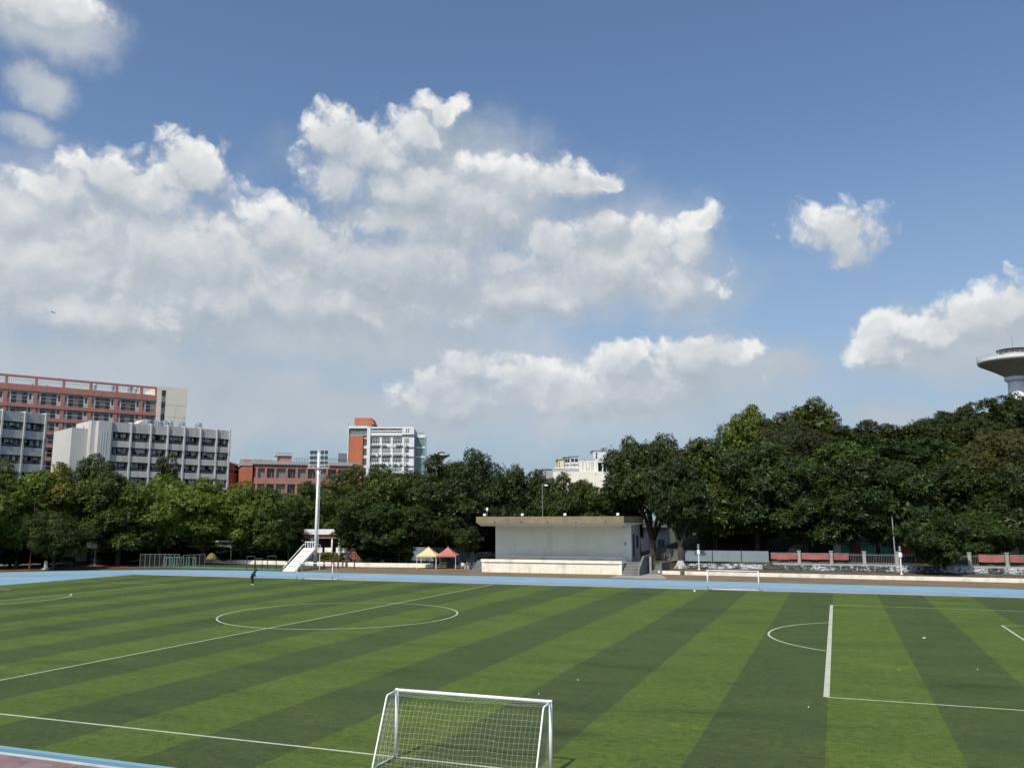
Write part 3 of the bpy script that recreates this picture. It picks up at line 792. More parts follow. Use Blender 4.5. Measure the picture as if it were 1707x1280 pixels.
def par_bars(label, px0, px1, base, ytop):
    a, b_ = G(px0, base), G(px1, base); c = (a + b_) / 2; w = np.linalg.norm(b_ - a) / 2
    h = AD(px0, ytop, math.hypot(a[0] - CAM[0], a[1] - CAM[1]))[2]
    t = thing('parallel_bars', label, 'parallel bars', (c[0], c[1], 0), math.atan2(b_[1] - a[1], b_[0] - a[0]), 'brown parallel bars right of the mast')
    for y in (-.3, .3):
        for x in (-w, w): MB().tube([(x, y, 0), (x, y, h)], .065, 8).build('post', M['brown_metal'], t)
        MB().tube([(-w - .2, y, h), (w + .2, y, h)], .045, 8).build('rail', M['brown_metal'], t)
par_bars('brown parallel bars just right of the floodlight mast', 540, 553, 948, 934)
par_bars('brown parallel bars in the middle, right of the mast', 556, 563.5, 948.5, 932.5)
par_bars('brown parallel bars nearest the orange exercise wheel', 571, 578, 946, 934)
p = G(590.5, 948.5)
t = thing('exercise_wheel', 'orange outdoor exercise wheel on a rusty post in front of the low white wall', 'exercise machine', (p[0], p[1], 0), .5)
MB().tube([(0, 0, 0), (0, 0, 2.5)], .09, 8).build('post', M['brown_metal'], t)
def ring(c, r, rr, ax):
    b = MB(); pts = []
    for k in range(21):
        a = 2 * PI * k / 20
        pts.append((c[0] + r * math.cos(a), c[1], c[2] + r * math.sin(a)) if ax == 'y' else (c[0], c[1] + r * math.cos(a), c[2] + r * math.sin(a)))
    b.tube(pts, rr, 6, False)
    for k in range(3):
        a = PI * k / 3
        b.tube([(c[0] + r * math.cos(a), c[1], c[2] + r * math.sin(a)), (c[0] - r * math.cos(a), c[1], c[2] - r * math.sin(a))] if ax == 'y' else
               [(c[0], c[1] + r * math.cos(a), c[2] + r * math.sin(a)), (c[0], c[1] - r * math.cos(a), c[2] - r * math.sin(a))], rr * .7, 5)
    return b
ring((-.12, -.15, 2.0), .48, .05, 'y').build('wheel', M['orange'], t)
ring((.30, .2, 1.55), .42, .05, 'y').build('wheel', M['orange'], t)
ring((-.3, .25, 2.6), .4, .05, 'y').build('wheel', M['brown_metal'], t)
# green outdoor machines behind the mesh fence
for k, (px, lab) in enumerate(((280, 'faded green outdoor walking machine behind the mesh fence, nearest the left trees'), (298, 'faded green outdoor walking machine behind the mesh fence, the middle one of three'),
                               (318, 'faded green outdoor walking machine behind the right end of the mesh fence'))):
    p = G(px, 943.5)
    t = thing('walking_machine', lab, 'exercise machine', (p[0], p[1], 0), .3 + k * .25, 'green outdoor walking machines')
    for s in (-1, 1): MB().tube([(s * .7, -.3, 0), (s * .7, 0, 1.4), (s * .7, .3, 0)], .05, 6).build('side_frame', M['green_metal'], t)
    MB().tube([(-.7, 0, 1.4), (.7, 0, 1.4)], .05, 6).build('hand_bar', M['green_metal'], t)
    for s in (-1, 1):
        MB().tube([(s * .3, 0, 1.35), (s * .3, .12 * s, .25)], .035, 6).build('swing_arm', M['pale_green'], t)
        MB().box(s * .3 - .12, s * .3 + .12, .12 * s - .2, .12 * s + .2, .2, .25).build('foot_plate', M['green_metal'], t)
# mesh fence
def mesh_fence(label, pxa, ya, pxb, yb, ytop, n):
    a, b_ = G(pxa, ya), G(pxb, yb); L = np.linalg.norm(b_ - a)
    h = AD(pxa, ytop, math.hypot(a[0] - CAM[0], a[1] - CAM[1]))[2]
    t = thing('mesh_fence', label, 'fence', (a[0], a[1], 0), math.atan2(b_[1] - a[1], b_[0] - a[0]), 'grey mesh fences by the exercise yard')
    for k in range(n + 1): MB().tube([(L * k / n, 0, 0), (L * k / n, 0, h)], .04, 6).build('post', M['fence_grey'], t)
    for z in (h - .05, .12): MB().tube([(0, 0, z), (L, 0, z)], .03, 5).build('rail', M['fence_grey'], t)
    b = MB()
    for k in range(1, int(L / .3)): b.tube([(k * .3, 0, .1), (k * .3, 0, h)], .007, 3, False)
    for k in range(1, int(h / .3)): b.tube([(0, 0, k * .3), (L, 0, k * .3)], .007, 3, False)
    tag(b.build('wire_mesh', M['fence_grey'], t), kind='stuff')
mesh_fence('grey mesh fence with nine posts at the bend of the track', 233, 946, 298, 946.5, 923, 8)
mesh_fence('grey mesh fence with a gap before it, in front of the green machines', 305, 945, 341, 943.5, 924.5, 4)
# yellow parasol-like shelter
p = G(352, 944.5)
t = thing('parasol', 'small weathered yellow parasol on a thin dark pole behind the white wall', 'parasol', (p[0], p[1], 0))
h = AD(352, 921, math.hypot(p[0] - CAM[0], p[1] - CAM[1]))[2]
MB().tube([(0, 0, 0), (0, 0, h - .2)], .04, 6).build('pole', M['brown_metal'], t)
MB().lathe([(.84, h - 1.0), (.86, h - .92), (.62, h - .45), (.25, h - .12), (.03, h)], 10).build('canopy', M['yellow'], t)
# red lamp pole, white bollard, basketball hoop
p = G(49, 950)
t = thing('lamp_pole', 'thin dark red pole standing on the red paving near the left bend of the track', 'pole', (p[0], p[1], 0))
h = AD(57, 830, math.hypot(p[0] - CAM[0], p[1] - CAM[1]))[2]
MB().tube([(0, 0, .9), (0, 0, h)], [.085, .045], 8).build('pole', M['rust_pole'], t)
MB().tube([(0, 0, 0), (0, 0, .95)], .15, 8).build('base_sleeve', M['brown_metal'], t)
p = G(76, 948.8)
t = thing('white_bollard', 'squat white bollard with a rounded top at the end of the red paving', 'bollard', (p[0], p[1], 0))
MB().lathe([(.36, 0), (.34, .25), (.28, .35), (.27, 1.05), (.22, 1.22), (.08, 1.32)], 14).build('body', M['plastic_white'], t, smooth=True)
MB().box(-.42, .42, -.42, .42, 0, .12).build('plinth', M['cream_pale'], t)
p = G(157, 942.5)
t = thing('basketball_hoop', 'pale green basketball hoop with a white backboard under the left trees', 'basketball hoop', (p[0], p[1], 0), 1.9)
MB().box(-.5, .9, -.45, .45, 0, .35).build('base', M['green_metal'], t)
MB().tube([(0, 0, .3), (.05, 0, 2.7), (-1.15, 0, 3.2)], [.10, .09, .08], 8).build('post', M['pale_green'], t)
MB().tube([(.8, 0, .3), (.05, 0, 2.7)], .05, 6).build('brace', M['green_metal'], t)
bd = MB().box(-1.2, -1.15, -.9, .9, 2.85, 3.95).build('backboard', M['plastic_white'], t)
b = MB(); pts = [(-1.45 + .23 * math.cos(2 * PI * k / 16), .23 * math.sin(2 * PI * k / 16), 3.05) for k in range(17)]
b.tube(pts, .015, 5, False); b.build('rim', M['orange'], t)
for k, (px, py, yt, lab) in enumerate(((120, 939, 909, 'thin grey post in the shade behind the olive tree'), (384, 940, 917, 'pale thin post right of the yellow parasol'),
        (3, 942, 930, 'short white-painted post at the far left under the trees'), (218, 934, 918, 'stubby pale post left of the mesh fence'), (47, 937, 898, 'thin grey post in the shade behind the red pole'))):
    p = G(px, py)
    h = AD(px, yt, math.hypot(p[0] - CAM[0], p[1] - CAM[1]))[2]
    t = thing('post', lab, 'post', (p[0], p[1], 0), group='thin posts under the left trees')
    MB().tube([(0, 0, 0), (0, 0, h)], .09, 7).build('shaft', M['pillar'], t)
    MB().box(-.14, .14, -.14, .14, 0, .1).build('foot', M['concrete'], t)

# ------------------------------------------------------------------ gazebos
def gazebo(label, px, m, rz=.25):
    p = G(px, 947.5)
    t = thing('gazebo', label, 'gazebo', (p[0], p[1], 0), rz, 'pop-up gazebos left of the stage')
    w = 1.45
    for sx in (-1, 1):
        for sy in (-1, 1): MB().tube([(sx * w, sy * w, 0), (sx * w, sy * w, 2.05)], .035, 6).build('leg', M['white_paint'], t)
    b = MB(); n = 8; rows = []
    for (s, z) in ((1.0, 2.0), (.72, 2.28), (.42, 2.62), (.16, 2.98), (0.0, 3.18)):
        rows.append([(s * (w + .08) * x, s * (w + .08) * y, z - (.05 * (1 - max(abs(x), abs(y)) ** 2) if s else 0)) for x, y in
                     [(-1, -1), (-.33, -1), (.33, -1), (1, -1), (1, -.33), (1, .33), (1, 1), (.33, 1), (-.33, 1), (-1, 1), (-1, .33), (-1, -.33)]])
    for rw in rows: b.v += rw
    for k in range(len(rows) - 1):
        for q in range(12):
            j = (q + 1) % 12; b.f.append((k * 12 + q, k * 12 + j, (k + 1) * 12 + j, (k + 1) * 12 + q))
    c = b.build('canopy', m, t)
    b = MB(); e = w + .08
    for (x0, y0, x1, y1) in ((-e, -e, e, -e), (e, -e, e, e), (e, e, -e, e), (-e, e, -e, -e)):
        b.quad((x0, y0, 1.78), (x1, y1, 1.78), (x1, y1, 2.0), (x0, y0, 2.0))
    v = b.build('valance', m, c)
    so = v.modifiers.new('thickness', 'SOLIDIFY'); so.thickness = .01
    r = MB()
    for s in (-1, 1):
        r.tube([(-w, s * w, 1.75), (w, s * w, 1.95)], .018, 5); r.tube([(-w, s * w, 1.95), (w, s * w, 1.75)], .018, 5)
        r.tube([(s * w, -w, 1.75), (s * w, w, 1.95)], .018, 5)
    r.build('truss', M['galv'], t)
    MB().tube([(0, 0, 3.1), (0, 0, 3.3)], .03, 6).build('finial', M['white_paint'], t)
gazebo('pop-up gazebo with a pale yellow canopy left of the red one', 714, M['tent_yellow'])
gazebo('pop-up gazebo with a faded red canopy beside the stage', 746.5, M['tent_red'])
p = G(748, 947)
t = thing('storage_box', 'dark box standing on the ground under the red gazebo', 'box', (p[0], p[1] + .5, 0), .25)
MB().box(-.5, .5, -.35, .35, .05, 1.1).build('body', M['black_metal'], t)
MB().box(-.54, .54, -.39, .39, 1.1, 1.18).build('lid', M['dark_grey'], t)
p = G(738, 946.5)
t = thing('folding_table', 'small pale folding table under the gazebos', 'table', (p[0], p[1] + .8, 0), .25)
MB().box(-.7, .7, -.35, .35, .72, .76).build('table_top', M['plastic_white'], t)
for sx in (-1, 1):
    for sy in (-1, 1): MB().tube([(sx * .6, sy * .28, 0), (sx * .6, sy * .28, .72)], .02, 5).build('leg', M['galv'], t)
# white plastic chairs piled between the gazebos and the stage
def chair(label, px, py, rz, tilt=0):
    p = G(px, py)
    t = thing('plastic_chair', label, 'chair', (p[0], p[1], 0), rz, 'white plastic chairs beside the stage')
    MB().box(-.23, .23, -.22, .24, .42, .45).build('seat', M['plastic_white'], t)
    MB().prism_x([(.22, .45), (.26, .45), (.34, .86), (.30, .86)], -.22, .22).build('backrest', M['plastic_white'], t)
    for sx in (-1, 1):
        for sy in (-1, 1): MB().tube([(sx * .24, sy * .24, 0), (sx * .20, sy * .20, .42)], .022, 5).build('leg', M['plastic_white'], t)
        MB().tube([(sx * .25, -.2, .42), (sx * .25, -.2, .64), (sx * .24, .28, .66)], .018, 5).build('arm', M['plastic_white'], t)
chair('white plastic chair under the leaning whitewashed tree, nearest the red gazebo', 771, 947.5, .6)
chair('white plastic chair in the middle of the row beside the stage', 778, 947.8, 2.2)
chair('white plastic chair behind the others, half hidden by the whitewashed tree', 782, 946, 1.2)
chair('white plastic chair nearest the dark stage steps', 788, 946.6, -.5)

# ------------------------------------------------------------------ stone wall, fence, banners, boards on the right
sw = thing('stone_wall', 'whitewashed rubble retaining wall with dark patches under the picket fence', 'wall')
b = MB(); n = 120; X0, X1 = 15.0, 75.0; rg = random.Random(5)
rows = 5
for j in range(rows + 1):
    for i in range(n + 1):
        x = X0 + (X1 - X0) * i / n; y = 65.0 - .8 * (x - 13.5) / 61.5 - .25
        b.v.append((x, y - rg.uniform(0, .14) * (0 < j), .3 + .75 * j / rows + (rg.uniform(-.04, .06) if j == rows else 0)))
for j in range(rows):
    for i in range(n):
        a = j * (n + 1) + i; b.f.append((a, a + 1, a + n + 2, a + n + 1))
i0 = len(b.v)
for i in range(n + 1):
    x = X0 + (X1 - X0) * i / n; b.v.append((x, 65.0 - .8 * (x - 13.5) / 61.5 + .35, 1.02))
for i in range(n):
    a = rows * (n + 1) + i; b.f.append((a, a + 1, i0 + i + 1, i0 + i))
b.build('rubble_face', M['rubble'], sw)
FY = lambda x: 64.95 - .8 * (x - 13.5) / 61.5
def fence(label, x0, x1, pillars, pick):
    t = thing('picket_fence', label, 'fence', (x0, FY(x0), 1.0), math.atan2(FY(x1) - FY(x0), x1 - x0), 'grey railings on top of the stone wall')
    L = x1 - x0
    for x in pillars:
        MB().box(x - x0 - .2, x - x0 + .2, -.16, .24, 0, 1.85).build('pillar', M['pillar'], t)
        MB().box(x - x0 - .26, x - x0 + .26, -.22, .3, 1.85, 1.97).build('pillar_cap', M['pillar'], t)
    MB().box(0, L, -.12, .2, 0, .28).build('plinth', M['pillar'], t)
    for z in (.42, 1.45): MB().box(0, L, .01, .06, z, z + .06).build('rail', M['fence_grey'], t)
    b = MB(); k = 0
    while k * .2 < L:
        x = k * .2; b.box(x - .014, x + .014, .02, .05, .28, 1.70); k += 1
    tag(b.build('pickets', M['fence_grey'], t), kind='stuff')
    return t
fence('grey picket railing with concrete pillars on the stone wall, left of the dark bushy tree', 28.2, 47.0, [31.7, 35.8, 39.9, 43.9], 1)
fence('grey picket railing with concrete pillars on the stone wall, right of the dark bushy tree', 49.0, 75.0, [52.3, 56.5, 60.6, 64.7], 1)
# corrugated metal hoarding
def hoarding(label, x0, x1, z0=1.35, z1=2.85):
    t = thing('metal_hoarding', label, 'hoarding', (x0, FY(x0) - .1, 0), math.atan2(FY(x1) - FY(x0), x1 - x0), 'blue-grey sheet metal hoardings on the stone wall')
    L = x1 - x0; b = MB(); n = int(L / .13)
    pr = [(k * L / n, (.0 if k % 2 else .05)) for k in range(n + 1)]
    i = 0
    b.v = [(x, y, z0) for x, y in pr] + [(x, y, z1) for x, y in pr] + [(x, y + .015, z0) for x, y in pr] + [(x, y + .015, z1) for x, y in pr]
    m_ = n + 1
    for k in range(n):
        b.f.append((k, k + 1, m_ + k + 1, m_ + k)); b.f.append((2 * m_ + k + 1, 2 * m_ + k, 3 * m_ + k, 3 * m_ + k + 1))
    b.build('corrugated_sheet', M['sheet_metal'], t)
    for x in (.1, L - .1): MB().tube([(x, .12, .9), (x, .12, z1 + .05)], .05, 6).build('post', M['fence_grey'], t)
    for z in (z0 + .1, z1 - .1): MB().box(0, L, .07, .12, z - .03, z + .03).build('rail', M['fence_grey'], t)
hoarding('blue-grey corrugated hoarding nearest the whitewashed roots, left one of three', 15.6, 20.0)
hoarding('blue-grey corrugated hoarding in the middle behind the white sign post', 20.1, 24.0)
hoarding('blue-grey corrugated hoarding beside the first red banner, right one of three', 24.1, 27.7)
def banner(label, x0, x1, z0, z1):
    t = thing('red_banner', label, 'banner', (x0, FY(x0) - .28, 0), math.atan2(FY(x1) - FY(x0), x1 - x0), 'faded red banners hung on the railing')
    L = x1 - x0; b = MB(); n = 14; q = random.Random(x0)
    ph = q.uniform(0, 6)
    for z, f in ((z0, 1), ((z0 + z1) / 2, .5), (z1, 0)):
        for k in range(n + 1):
            u = k / n
            b.v.append((u * L, .05 * math.sin(u * 9 + ph) * f, z - .07 * math.sin(PI * u) * (1 if f == 0 else .6)))
    for j in range(2):
        for k in range(n):
            a = j * (n + 1) + k; b.f.append((a, a + 1, a + n + 2, a + n + 1))
    c = b.build('cloth', M['banner'], t)
    so = c.modifiers.new('thickness', 'SOLIDIFY'); so.thickness = .012
    MB().tube([(0, .03, z1 + .02), (L, .03, z1 + .02)], .012, 4).build('cord', M['net'], t)
banner('faded red banner on the railing beside the blue-grey hoarding', 28.0, 31.4, 1.82, 2.62)
banner('faded red banner between the first and second fence pillars', 32.0, 35.5, 1.84, 2.62)
banner('short faded red banner just right of the second fence pillar', 36.1, 38.0, 1.84, 2.62)
banner('faded red banner right of the dark bushy tree, before a pillar', 53.3, 56.2, 1.80, 2.68)
banner('faded red banner at the far right edge beyond a pillar', 56.8, 60.2, 1.80, 2.68)
def sign_post(label, px, py):
    p = G(px, py, .34)
    t = thing('sign_post', label, 'sign post', (p[0], p[1], .34), 0, 'slim white sign posts behind the kerb')
    MB().tube([(0, 0, 0), (0, 0, 3.0)], .075, 10).build('pole', M['white_paint'], t)
    MB().box(-.2, .2, -.14, .12, 2.15, 2.68).build('sign_box', M['plastic_white'], t)
    MB().lathe([(.08, 2.85), (.19, 2.95), (.19, 3.08), (.09, 3.14), (.17, 3.24), (.15, 3.42), (.05, 3.5)], 12).build('cap', M['galv'], t, smooth=True)
    MB().box(-.16, .16, -.16, .16, 0, .12).build('foot', M['cream_pale'], t)
sign_post('slim white post with a small white box in front of the blue-grey hoarding', 1165.5, 949.5)
sign_post('slim white post with a small white box left of the dark bushy tree', 1503, 957.5)
p = AD(1493, 935, 128)
t = thing('utility_pole', 'tall thin bare grey pole behind the picket railing left of the bushy tree', 'pole', (p[0], p[1], 1.0))
MB().tube([(0, 0, 0), (-.05, 0, 6.6)], [.09, .06], 8).build('shaft', M['pillar'], t)
MB().box(-.15, .15, -.15, .15, 0, .15).build('foot', M['concrete'], t)
def notice_board(label, pxa, pxb, ytop, ybot, panels, dist=135):
    a, b_ = AD(pxa, ytop, dist), AD(pxb, ytop, dist); L = math.hypot(b_[0] - a[0], b_[1] - a[1]); zt, zb = a[2], AD(pxa, ybot, dist)[2]
    t = thing('notice_board', label, 'notice board', (a[0], a[1], 1.0), math.atan2(b_[1] - a[1], b_[0] - a[0]), 'notice boards in the shade behind the railing')
    zt -= 1; zb -= 1
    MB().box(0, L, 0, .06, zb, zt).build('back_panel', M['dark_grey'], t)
    MB().box(-.2, L + .2, -.45, .35, zt + .05, zt + .16).build('roof', M['galv'], t)
    for x in (0, L): MB().box(x - .06, x + .06, -.04, .12, 0, zt + .05).build('post', M['galv'], t)
    for (u0, u1, m) in panels:
        MB().box(L * u0, L * u1, -.03, 0, zb + .1, zt - .1).build('poster', M[m], t)
notice_board('notice board with pale, green and red posters behind the first banners', 1389, 1458, 905.5, 925, [(.02, .18, 'board_pale'), (.19, .40, 'board_green'), (.44, .60, 'board_red'), (.66, .97, 'board_green')])
notice_board('notice board with dark green posters and a red poster at its right end', 1468, 1524, 906, 926, [(.04, .55, 'board_green'), (.64, .94, 'board_red')])
notice_board('notice board with pale posters at the far right edge behind the railing', 1664, 1740, 907, 925, [(.02, .14, 'board_pale'), (.18, .45, 'board_pale'), (.5, .95, 'board_green')])
notice_board('narrow notice board with one pale poster in the shade right of the bushy tree', 1628, 1656, 912, 926, [(.05, .35, 'board_red'), (.5, .9, 'board_pale')])
# stair with pale rails going up the slope under the trees
p = AD(1306, 922, 134); q = AD(1334, 905, 140)
t = thing('hillside_stair', 'slanting pale stair rails in deep shade behind the red banners', 'stair', (p[0], p[1], 1.0), math.atan2(q[1] - p[1], q[0] - p[0]))
L = math.hypot(q[0] - p[0], q[1] - p[1])
for k in range(10): MB().box(L * k / 10, L * (k + 1) / 10, -.9, .9, 0, .3 + .22 * k).build('step', M['concrete_dark'], t)
for k in range(4): MB().tube([(L, -.95, 3.2 - k * .28), (0, -.95, 1.0 + .2 - k * .28 + .6)], .035, 5).build('hand_rail', M['white_paint'], t)

# ------------------------------------------------------------------ litter, ball, bird
for px, py, lab in ((1541, 1064, 'flat scrap of white paper on the dark stripe inside the penalty area'), (1499, 1117.5, 'tiny white scrap on the light stripe inside the penalty area'),
                    (1630, 1117, 'tiny pale scrap near the right edge of the penalty area'), (898, 1158, 'tiny white scrap just behind the near goal crossbar'),
                    (963, 1134.5, 'tiny white scrap on the dark stripe beyond the near goal'), (1348, 1180, 'tiny pale scrap outside the penalty area corner')):
    p = G(px, py); s = .09 if px == 1541 else .022
    t = MB(); q = random.Random(px)
    t.v = [(s * 1.6 * math.cos(a) * q.uniform(.7, 1.2), s * math.sin(a) * q.uniform(.7, 1.2), q.uniform(.0, .05)) for a in [2 * PI * k / 7 for k in range(7)]] + [(0, 0, .06)]
    t.f = [(k, (k + 1) % 7, 7) for k in range(7)]
    o = t.build('paper_scrap', M['plastic_white'], None, (p[0], p[1], .02)); tag(o, lab, 'litter', 'scraps of litter on the pitch')
p = G(1158, 987)
t = thing('ball', 'small white ball on the grass left of the far right goal', 'ball', (p[0], p[1], .012))
def sphere(c, r, n=14, m=9, sq=(1, 1, 1)):
    b = MB(); b.lathe([(max(r * math.sin(PI * k / m), .001), -r * math.cos(PI * k / m)) for k in range(m + 1)], n)
    b.v = [(c[0] + x * sq[0], c[1] + y * sq[1], c[2] + z * sq[2]) for x, y, z in b.v]; return b
sphere((0, 0, .11), .11).build('shell', M['plastic_white'], t, smooth=True)
p = AD(89, 521, 330)
t = thing('bird', 'tiny dark bird gliding in front of the clouds at the left', 'bird', p, .2)
bd = sphere((0, 0, 0), .2, 10, 8, (2.2, .7, .7)).build('body', M['bird'], t, smooth=True)
for s in (-1, 1):
    b = MB(); b.v = [(-.15, s * .1, .02), (.25, s * .1, .02), (.12, s * .75, .16), (-.22, s * .7, .14), (-.25, s * 1.3, .08), (-.02, s * 1.25, .09)]
    b.f = [(0, 1, 2, 3), (3, 2, 5, 4)]
    o = b.build('wing', M['bird'], t); so = o.modifiers.new('thickness', 'SOLIDIFY'); so.thickness = .03
b = MB(); b.v = [(-.4, 0, 0), (-.75, -.16, .02), (-.75, .16, .02)]; b.f = [(0, 1, 2)]
o = b.build('tail', M['bird'], t); so = o.modifiers.new('thickness', 'SOLIDIFY'); so.thickness = .02

# ------------------------------------------------------------------ person bending forward on the pitch
def skin(name, verts, edges, radii, m, parent, root=0, sub=2):
    me = D.meshes.new(name); me.from_pydata(verts, edges, []); me.materials.append(m)
    o = put(name, me, parent)
    md = o.modifiers.new('skin', 'SKIN'); md.use_smooth_shade = True
    sv = me.skin_vertices[0].data if me.skin_vertices else None
    if sv is None:
        o.modifiers.remove(md); me.attributes; md = o.modifiers.new('skin', 'SKIN'); sv = me.skin_vertices[0].data
    for k, r in enumerate(radii):
        sv[k].radius = r if hasattr(r, '__len__') else (r, r); sv[k].use_root = (k == root)
    if sub:
        sb = o.modifiers.new('smooth', 'SUBSURF'); sb.levels = sub; sb.render_levels = sub
    return o
p = G(420, 975)
pr = thing('person', 'person in a dark hooded jacket, black trousers and white shoes bending forward on the pitch', 'person', (p[0], p[1], .012), math.radians(38))
# local: +x is the way the person faces (to the right in the picture), y to the person's left
PV = [(-.02, 0, .93), (.06, 0, 1.14), (.20, 0, 1.36), (.30, 0, 1.50), (.37, 0, 1.58), (.42, 0, 1.66), (.45, 0, 1.74),
      (-.02, .10, .90), (.06, .11, .50), (-.02, .11, .09), (.13, .12, .04), (-.02, -.10, .90), (.08, -.11, .50), (.02, -.11, .09), (.17, -.12, .04),
      (.24, .19, 1.42), (.24, .26, 1.16), (.36, .20, .94), (.42, .17, .88), (.24, -.19, 1.42), (.22, -.27, 1.15), (.35, -.20, .95), (.41, -.17, .89)]
PE = [(0, 1), (1, 2), (2, 3), (3, 4), (4, 5), (5, 6), (0, 7), (7, 8), (8, 9), (9, 10), (0, 11), (11, 12), (12, 13), (13, 14), (2, 15), (15, 16), (16, 17), (17, 18), (2, 19), (19, 20), (20, 21), (21, 22)]
PR = [.13, .13, .15, .075, .06, .095, .085, .095, .065, .042, .035, .095, .065, .042, .035, .065, .047, .035, .03, .065, .047, .035, .03]
skin('body', PV, PE, PR, M['skin'], pr)
JV = [(-.04, 0, .84), (.0, 0, 1.0), (.07, 0, 1.16), (.20, 0, 1.37), (.29, 0, 1.48), (.24, .20, 1.42), (.24, .28, 1.16), (.35, .215, .96), (.24, -.20, 1.42), (.22, -.29, 1.15), (.34, -.215, .97)]
JE = [(0, 1), (1, 2), (2, 3), (3, 4), (3, 5), (5, 6), (6, 7), (3, 8), (8, 9), (9, 10)]
skin('jacket', JV, JE, [(.24, .20), (.235, .20), (.235, .22), (.25, .22), .15, .13, .10, .075, .13, .10, .075], M['jacket'], pr)
hd = skin('hood', [(.27, 0, 1.48), (.335, 0, 1.60), (.385, 0, 1.70), (.40, 0, 1.77)], [(0, 1), (1, 2), (2, 3)], [.16, .15, .155, .12], M['jacket'], pr)
TV = [(-.03, 0, .92), (-.02, .105, .86), (.06, .11, .50), (-.01, .11, .12), (-.02, -.105, .86), (.08, -.11, .50), (.03, -.11, .12)]
skin('trousers', TV, [(0, 1), (1, 2), (2, 3), (0, 4), (4, 5), (5, 6)], [.17, .145, .11, .085, .145, .11, .085], M['trousers'], pr)
for (x, y) in ((-.02, .11), (.02, -.11)):
    skin('shoe', [(x - .07, y, .05), (x + .02, y, .06), (x + .12, y, .045), (x + .19, y, .035)], [(0, 1), (1, 2), (2, 3)], [(.05, .045), (.05, .055), (.05, .04), (.035, .03)], M['plastic_white'], pr)
skin('hair', [(.40, 0, 1.72), (.47, 0, 1.795), (.50, 0, 1.76)], [(0, 1), (1, 2)], [.085, .07, .05], M['hair'], pr)
hf = M['skin']
sphere((.535, 0, 1.70), .018, 8, 6, (1.3, .9, 1)).build('nose', hf, pr, smooth=True)
for s in (-1, 1):
    sphere((.515, s * .034, 1.725), .012, 8, 6).build('eye', M['hair'], pr, smooth=True)
    # fingers, curled and hanging
    for k in range(4):
        y = s * (.15 + k * .016)
        skin('finger', [(.42, y, .90), (.46, y, .845), (.462, y - s * .004, .79 - .01 * (k in (1, 2)))], [(0, 1), (1, 2)], [.0095, .0085, .007], hf, pr, sub=1)
    skin('thumb', [(.40, s * .15, .92), (.43, s * .125, .87), (.45, s * .118, .83)], [(0, 1), (1, 2)], [.012, .010, .008], hf, pr, sub=1)

# ------------------------------------------------------------------ buildings
class Frame:
    """vertical facade through two spots of a level roof line; local x runs along it, local y goes in, away from the viewer"""
    def __init__(s, xa, ya, xb, yb, d0):
        P0 = AD(xa, ya, d0); r1 = ray(xb, yb); hd = math.hypot(r1[0], r1[1])
        P1 = CAM + r1 * ((P0[2] - CAM[2]) / r1[2])
        s.o = np.array([P0[0], P0[1]]); t = np.array([P1[0] - P0[0], P1[1] - P0[1]]); s.L = np.linalg.norm(t); s.t = t / s.L
        s.top = P0[2]; s.rz = math.atan2(s.t[1], s.t[0]); s.inw = np.array([-s.t[1], s.t[0]])
    def loc(s, px, py, y=0.0):
        d = ray(px, py); o = s.o + s.inw * y
        k = np.dot(o - CAM[:2], s.inw) / np.dot(d[:2], s.inw); P = CAM + d * k
        return float(np.dot(P[:2] - s.o, s.t)), float(P[2])
    def X(s, px, py, y=0.0): return s.loc(px, py, y)[0]
    def Z(s, px, py, y=0.0): return s.loc(px, py, y)[1]
    def world(s, x, y, z): p = s.o + s.t * x + s.inw * y; return (p[0], p[1], z)
    def thing(s, name, label, cat, group=None): return thing(name, label, cat, (s.o[0], s.o[1], 0), s.rz, group)

# ---- red dormitory
F = Frame(0, 622, 262, 645, 235)
t = F.thing('red_dormitory', 'long dull red dormitory with an open roof frame and white end tower', 'building')
Zt = F.top; zf = F.Z(240, 666); S = zf - F.Z(240, 686.2); zb = F.Z(240, 657.5)
cols = [F.X(px, 660) for px in (8.7, 59, 105.4, 150.9, 194.4, 236)]
bw = (cols[-1] - cols[0]) / 5
cols = [cols[0] - 2 * bw, cols[0] - bw] + cols
xe = F.X(262, 660)
MB().box(cols[0], xe, .28, 14, 0, zf).build('wall', M['pale_panel'], t)
for x in cols: MB().box(x - .42, x + .42, 0, .47, 0, zf).build('column', M['red_frame'], t)
MB().box(xe - .25, xe, 0, .47, 0, zf).build('column', M['red_frame'], t)
NF = 7
for k in range(NF):
    z = zf - k * S
    MB().box(cols[0] - .5, xe, -.12, .5, z - .28 * S if k else zb - (zb - zf), z if k else zb).build('floor_beam', M['red_frame'], t) if k else MB().box(cols[0] - .5, xe, -.12, .5, zf - .1, zb).build('floor_beam', M['red_frame'], t)
bx = cols + [xe]
for i in range(len(bx) - 1):
    a, b_ = bx[i] + .42, bx[i + 1] - .42
    full = bw - .84
    for k in range(NF - 1):
        z1 = zf - k * S - .02; z0 = zf - (k + 1) * S + .0
        for u0, u1, m in ((.16, .36, 'glass_dark'), (.38, .58, 'grey_panel'), (.60, .79, 'glass_dark'), (.87, .95, 'glass_dark'), (.02, .07, 'grey_panel')):
            if a + u1 * full > b_ + .1: continue
            zz0, zz1 = (z0 + .05, z1 - .12 * S) if u1 - u0 > .1 else (z0 + .35 * S, z1 - .2 * S)
            w = piece('window' if m == 'glass_dark' else 'door_panel', M[m], t, a + u0 * full, a + u1 * full, .22, .275, zz0, zz1)
            if m == 'glass_dark' and u1 - u0 > .1:
                fr = put('frame', unit_box(M['pale_panel']), w, (0, -.35, .66)); fr.scale = (1, .4, .03)
        r = piece('balcony_rail', M['pale_panel'], t, a, b_, .05, .09, z0 + .98, z0 + 1.04)
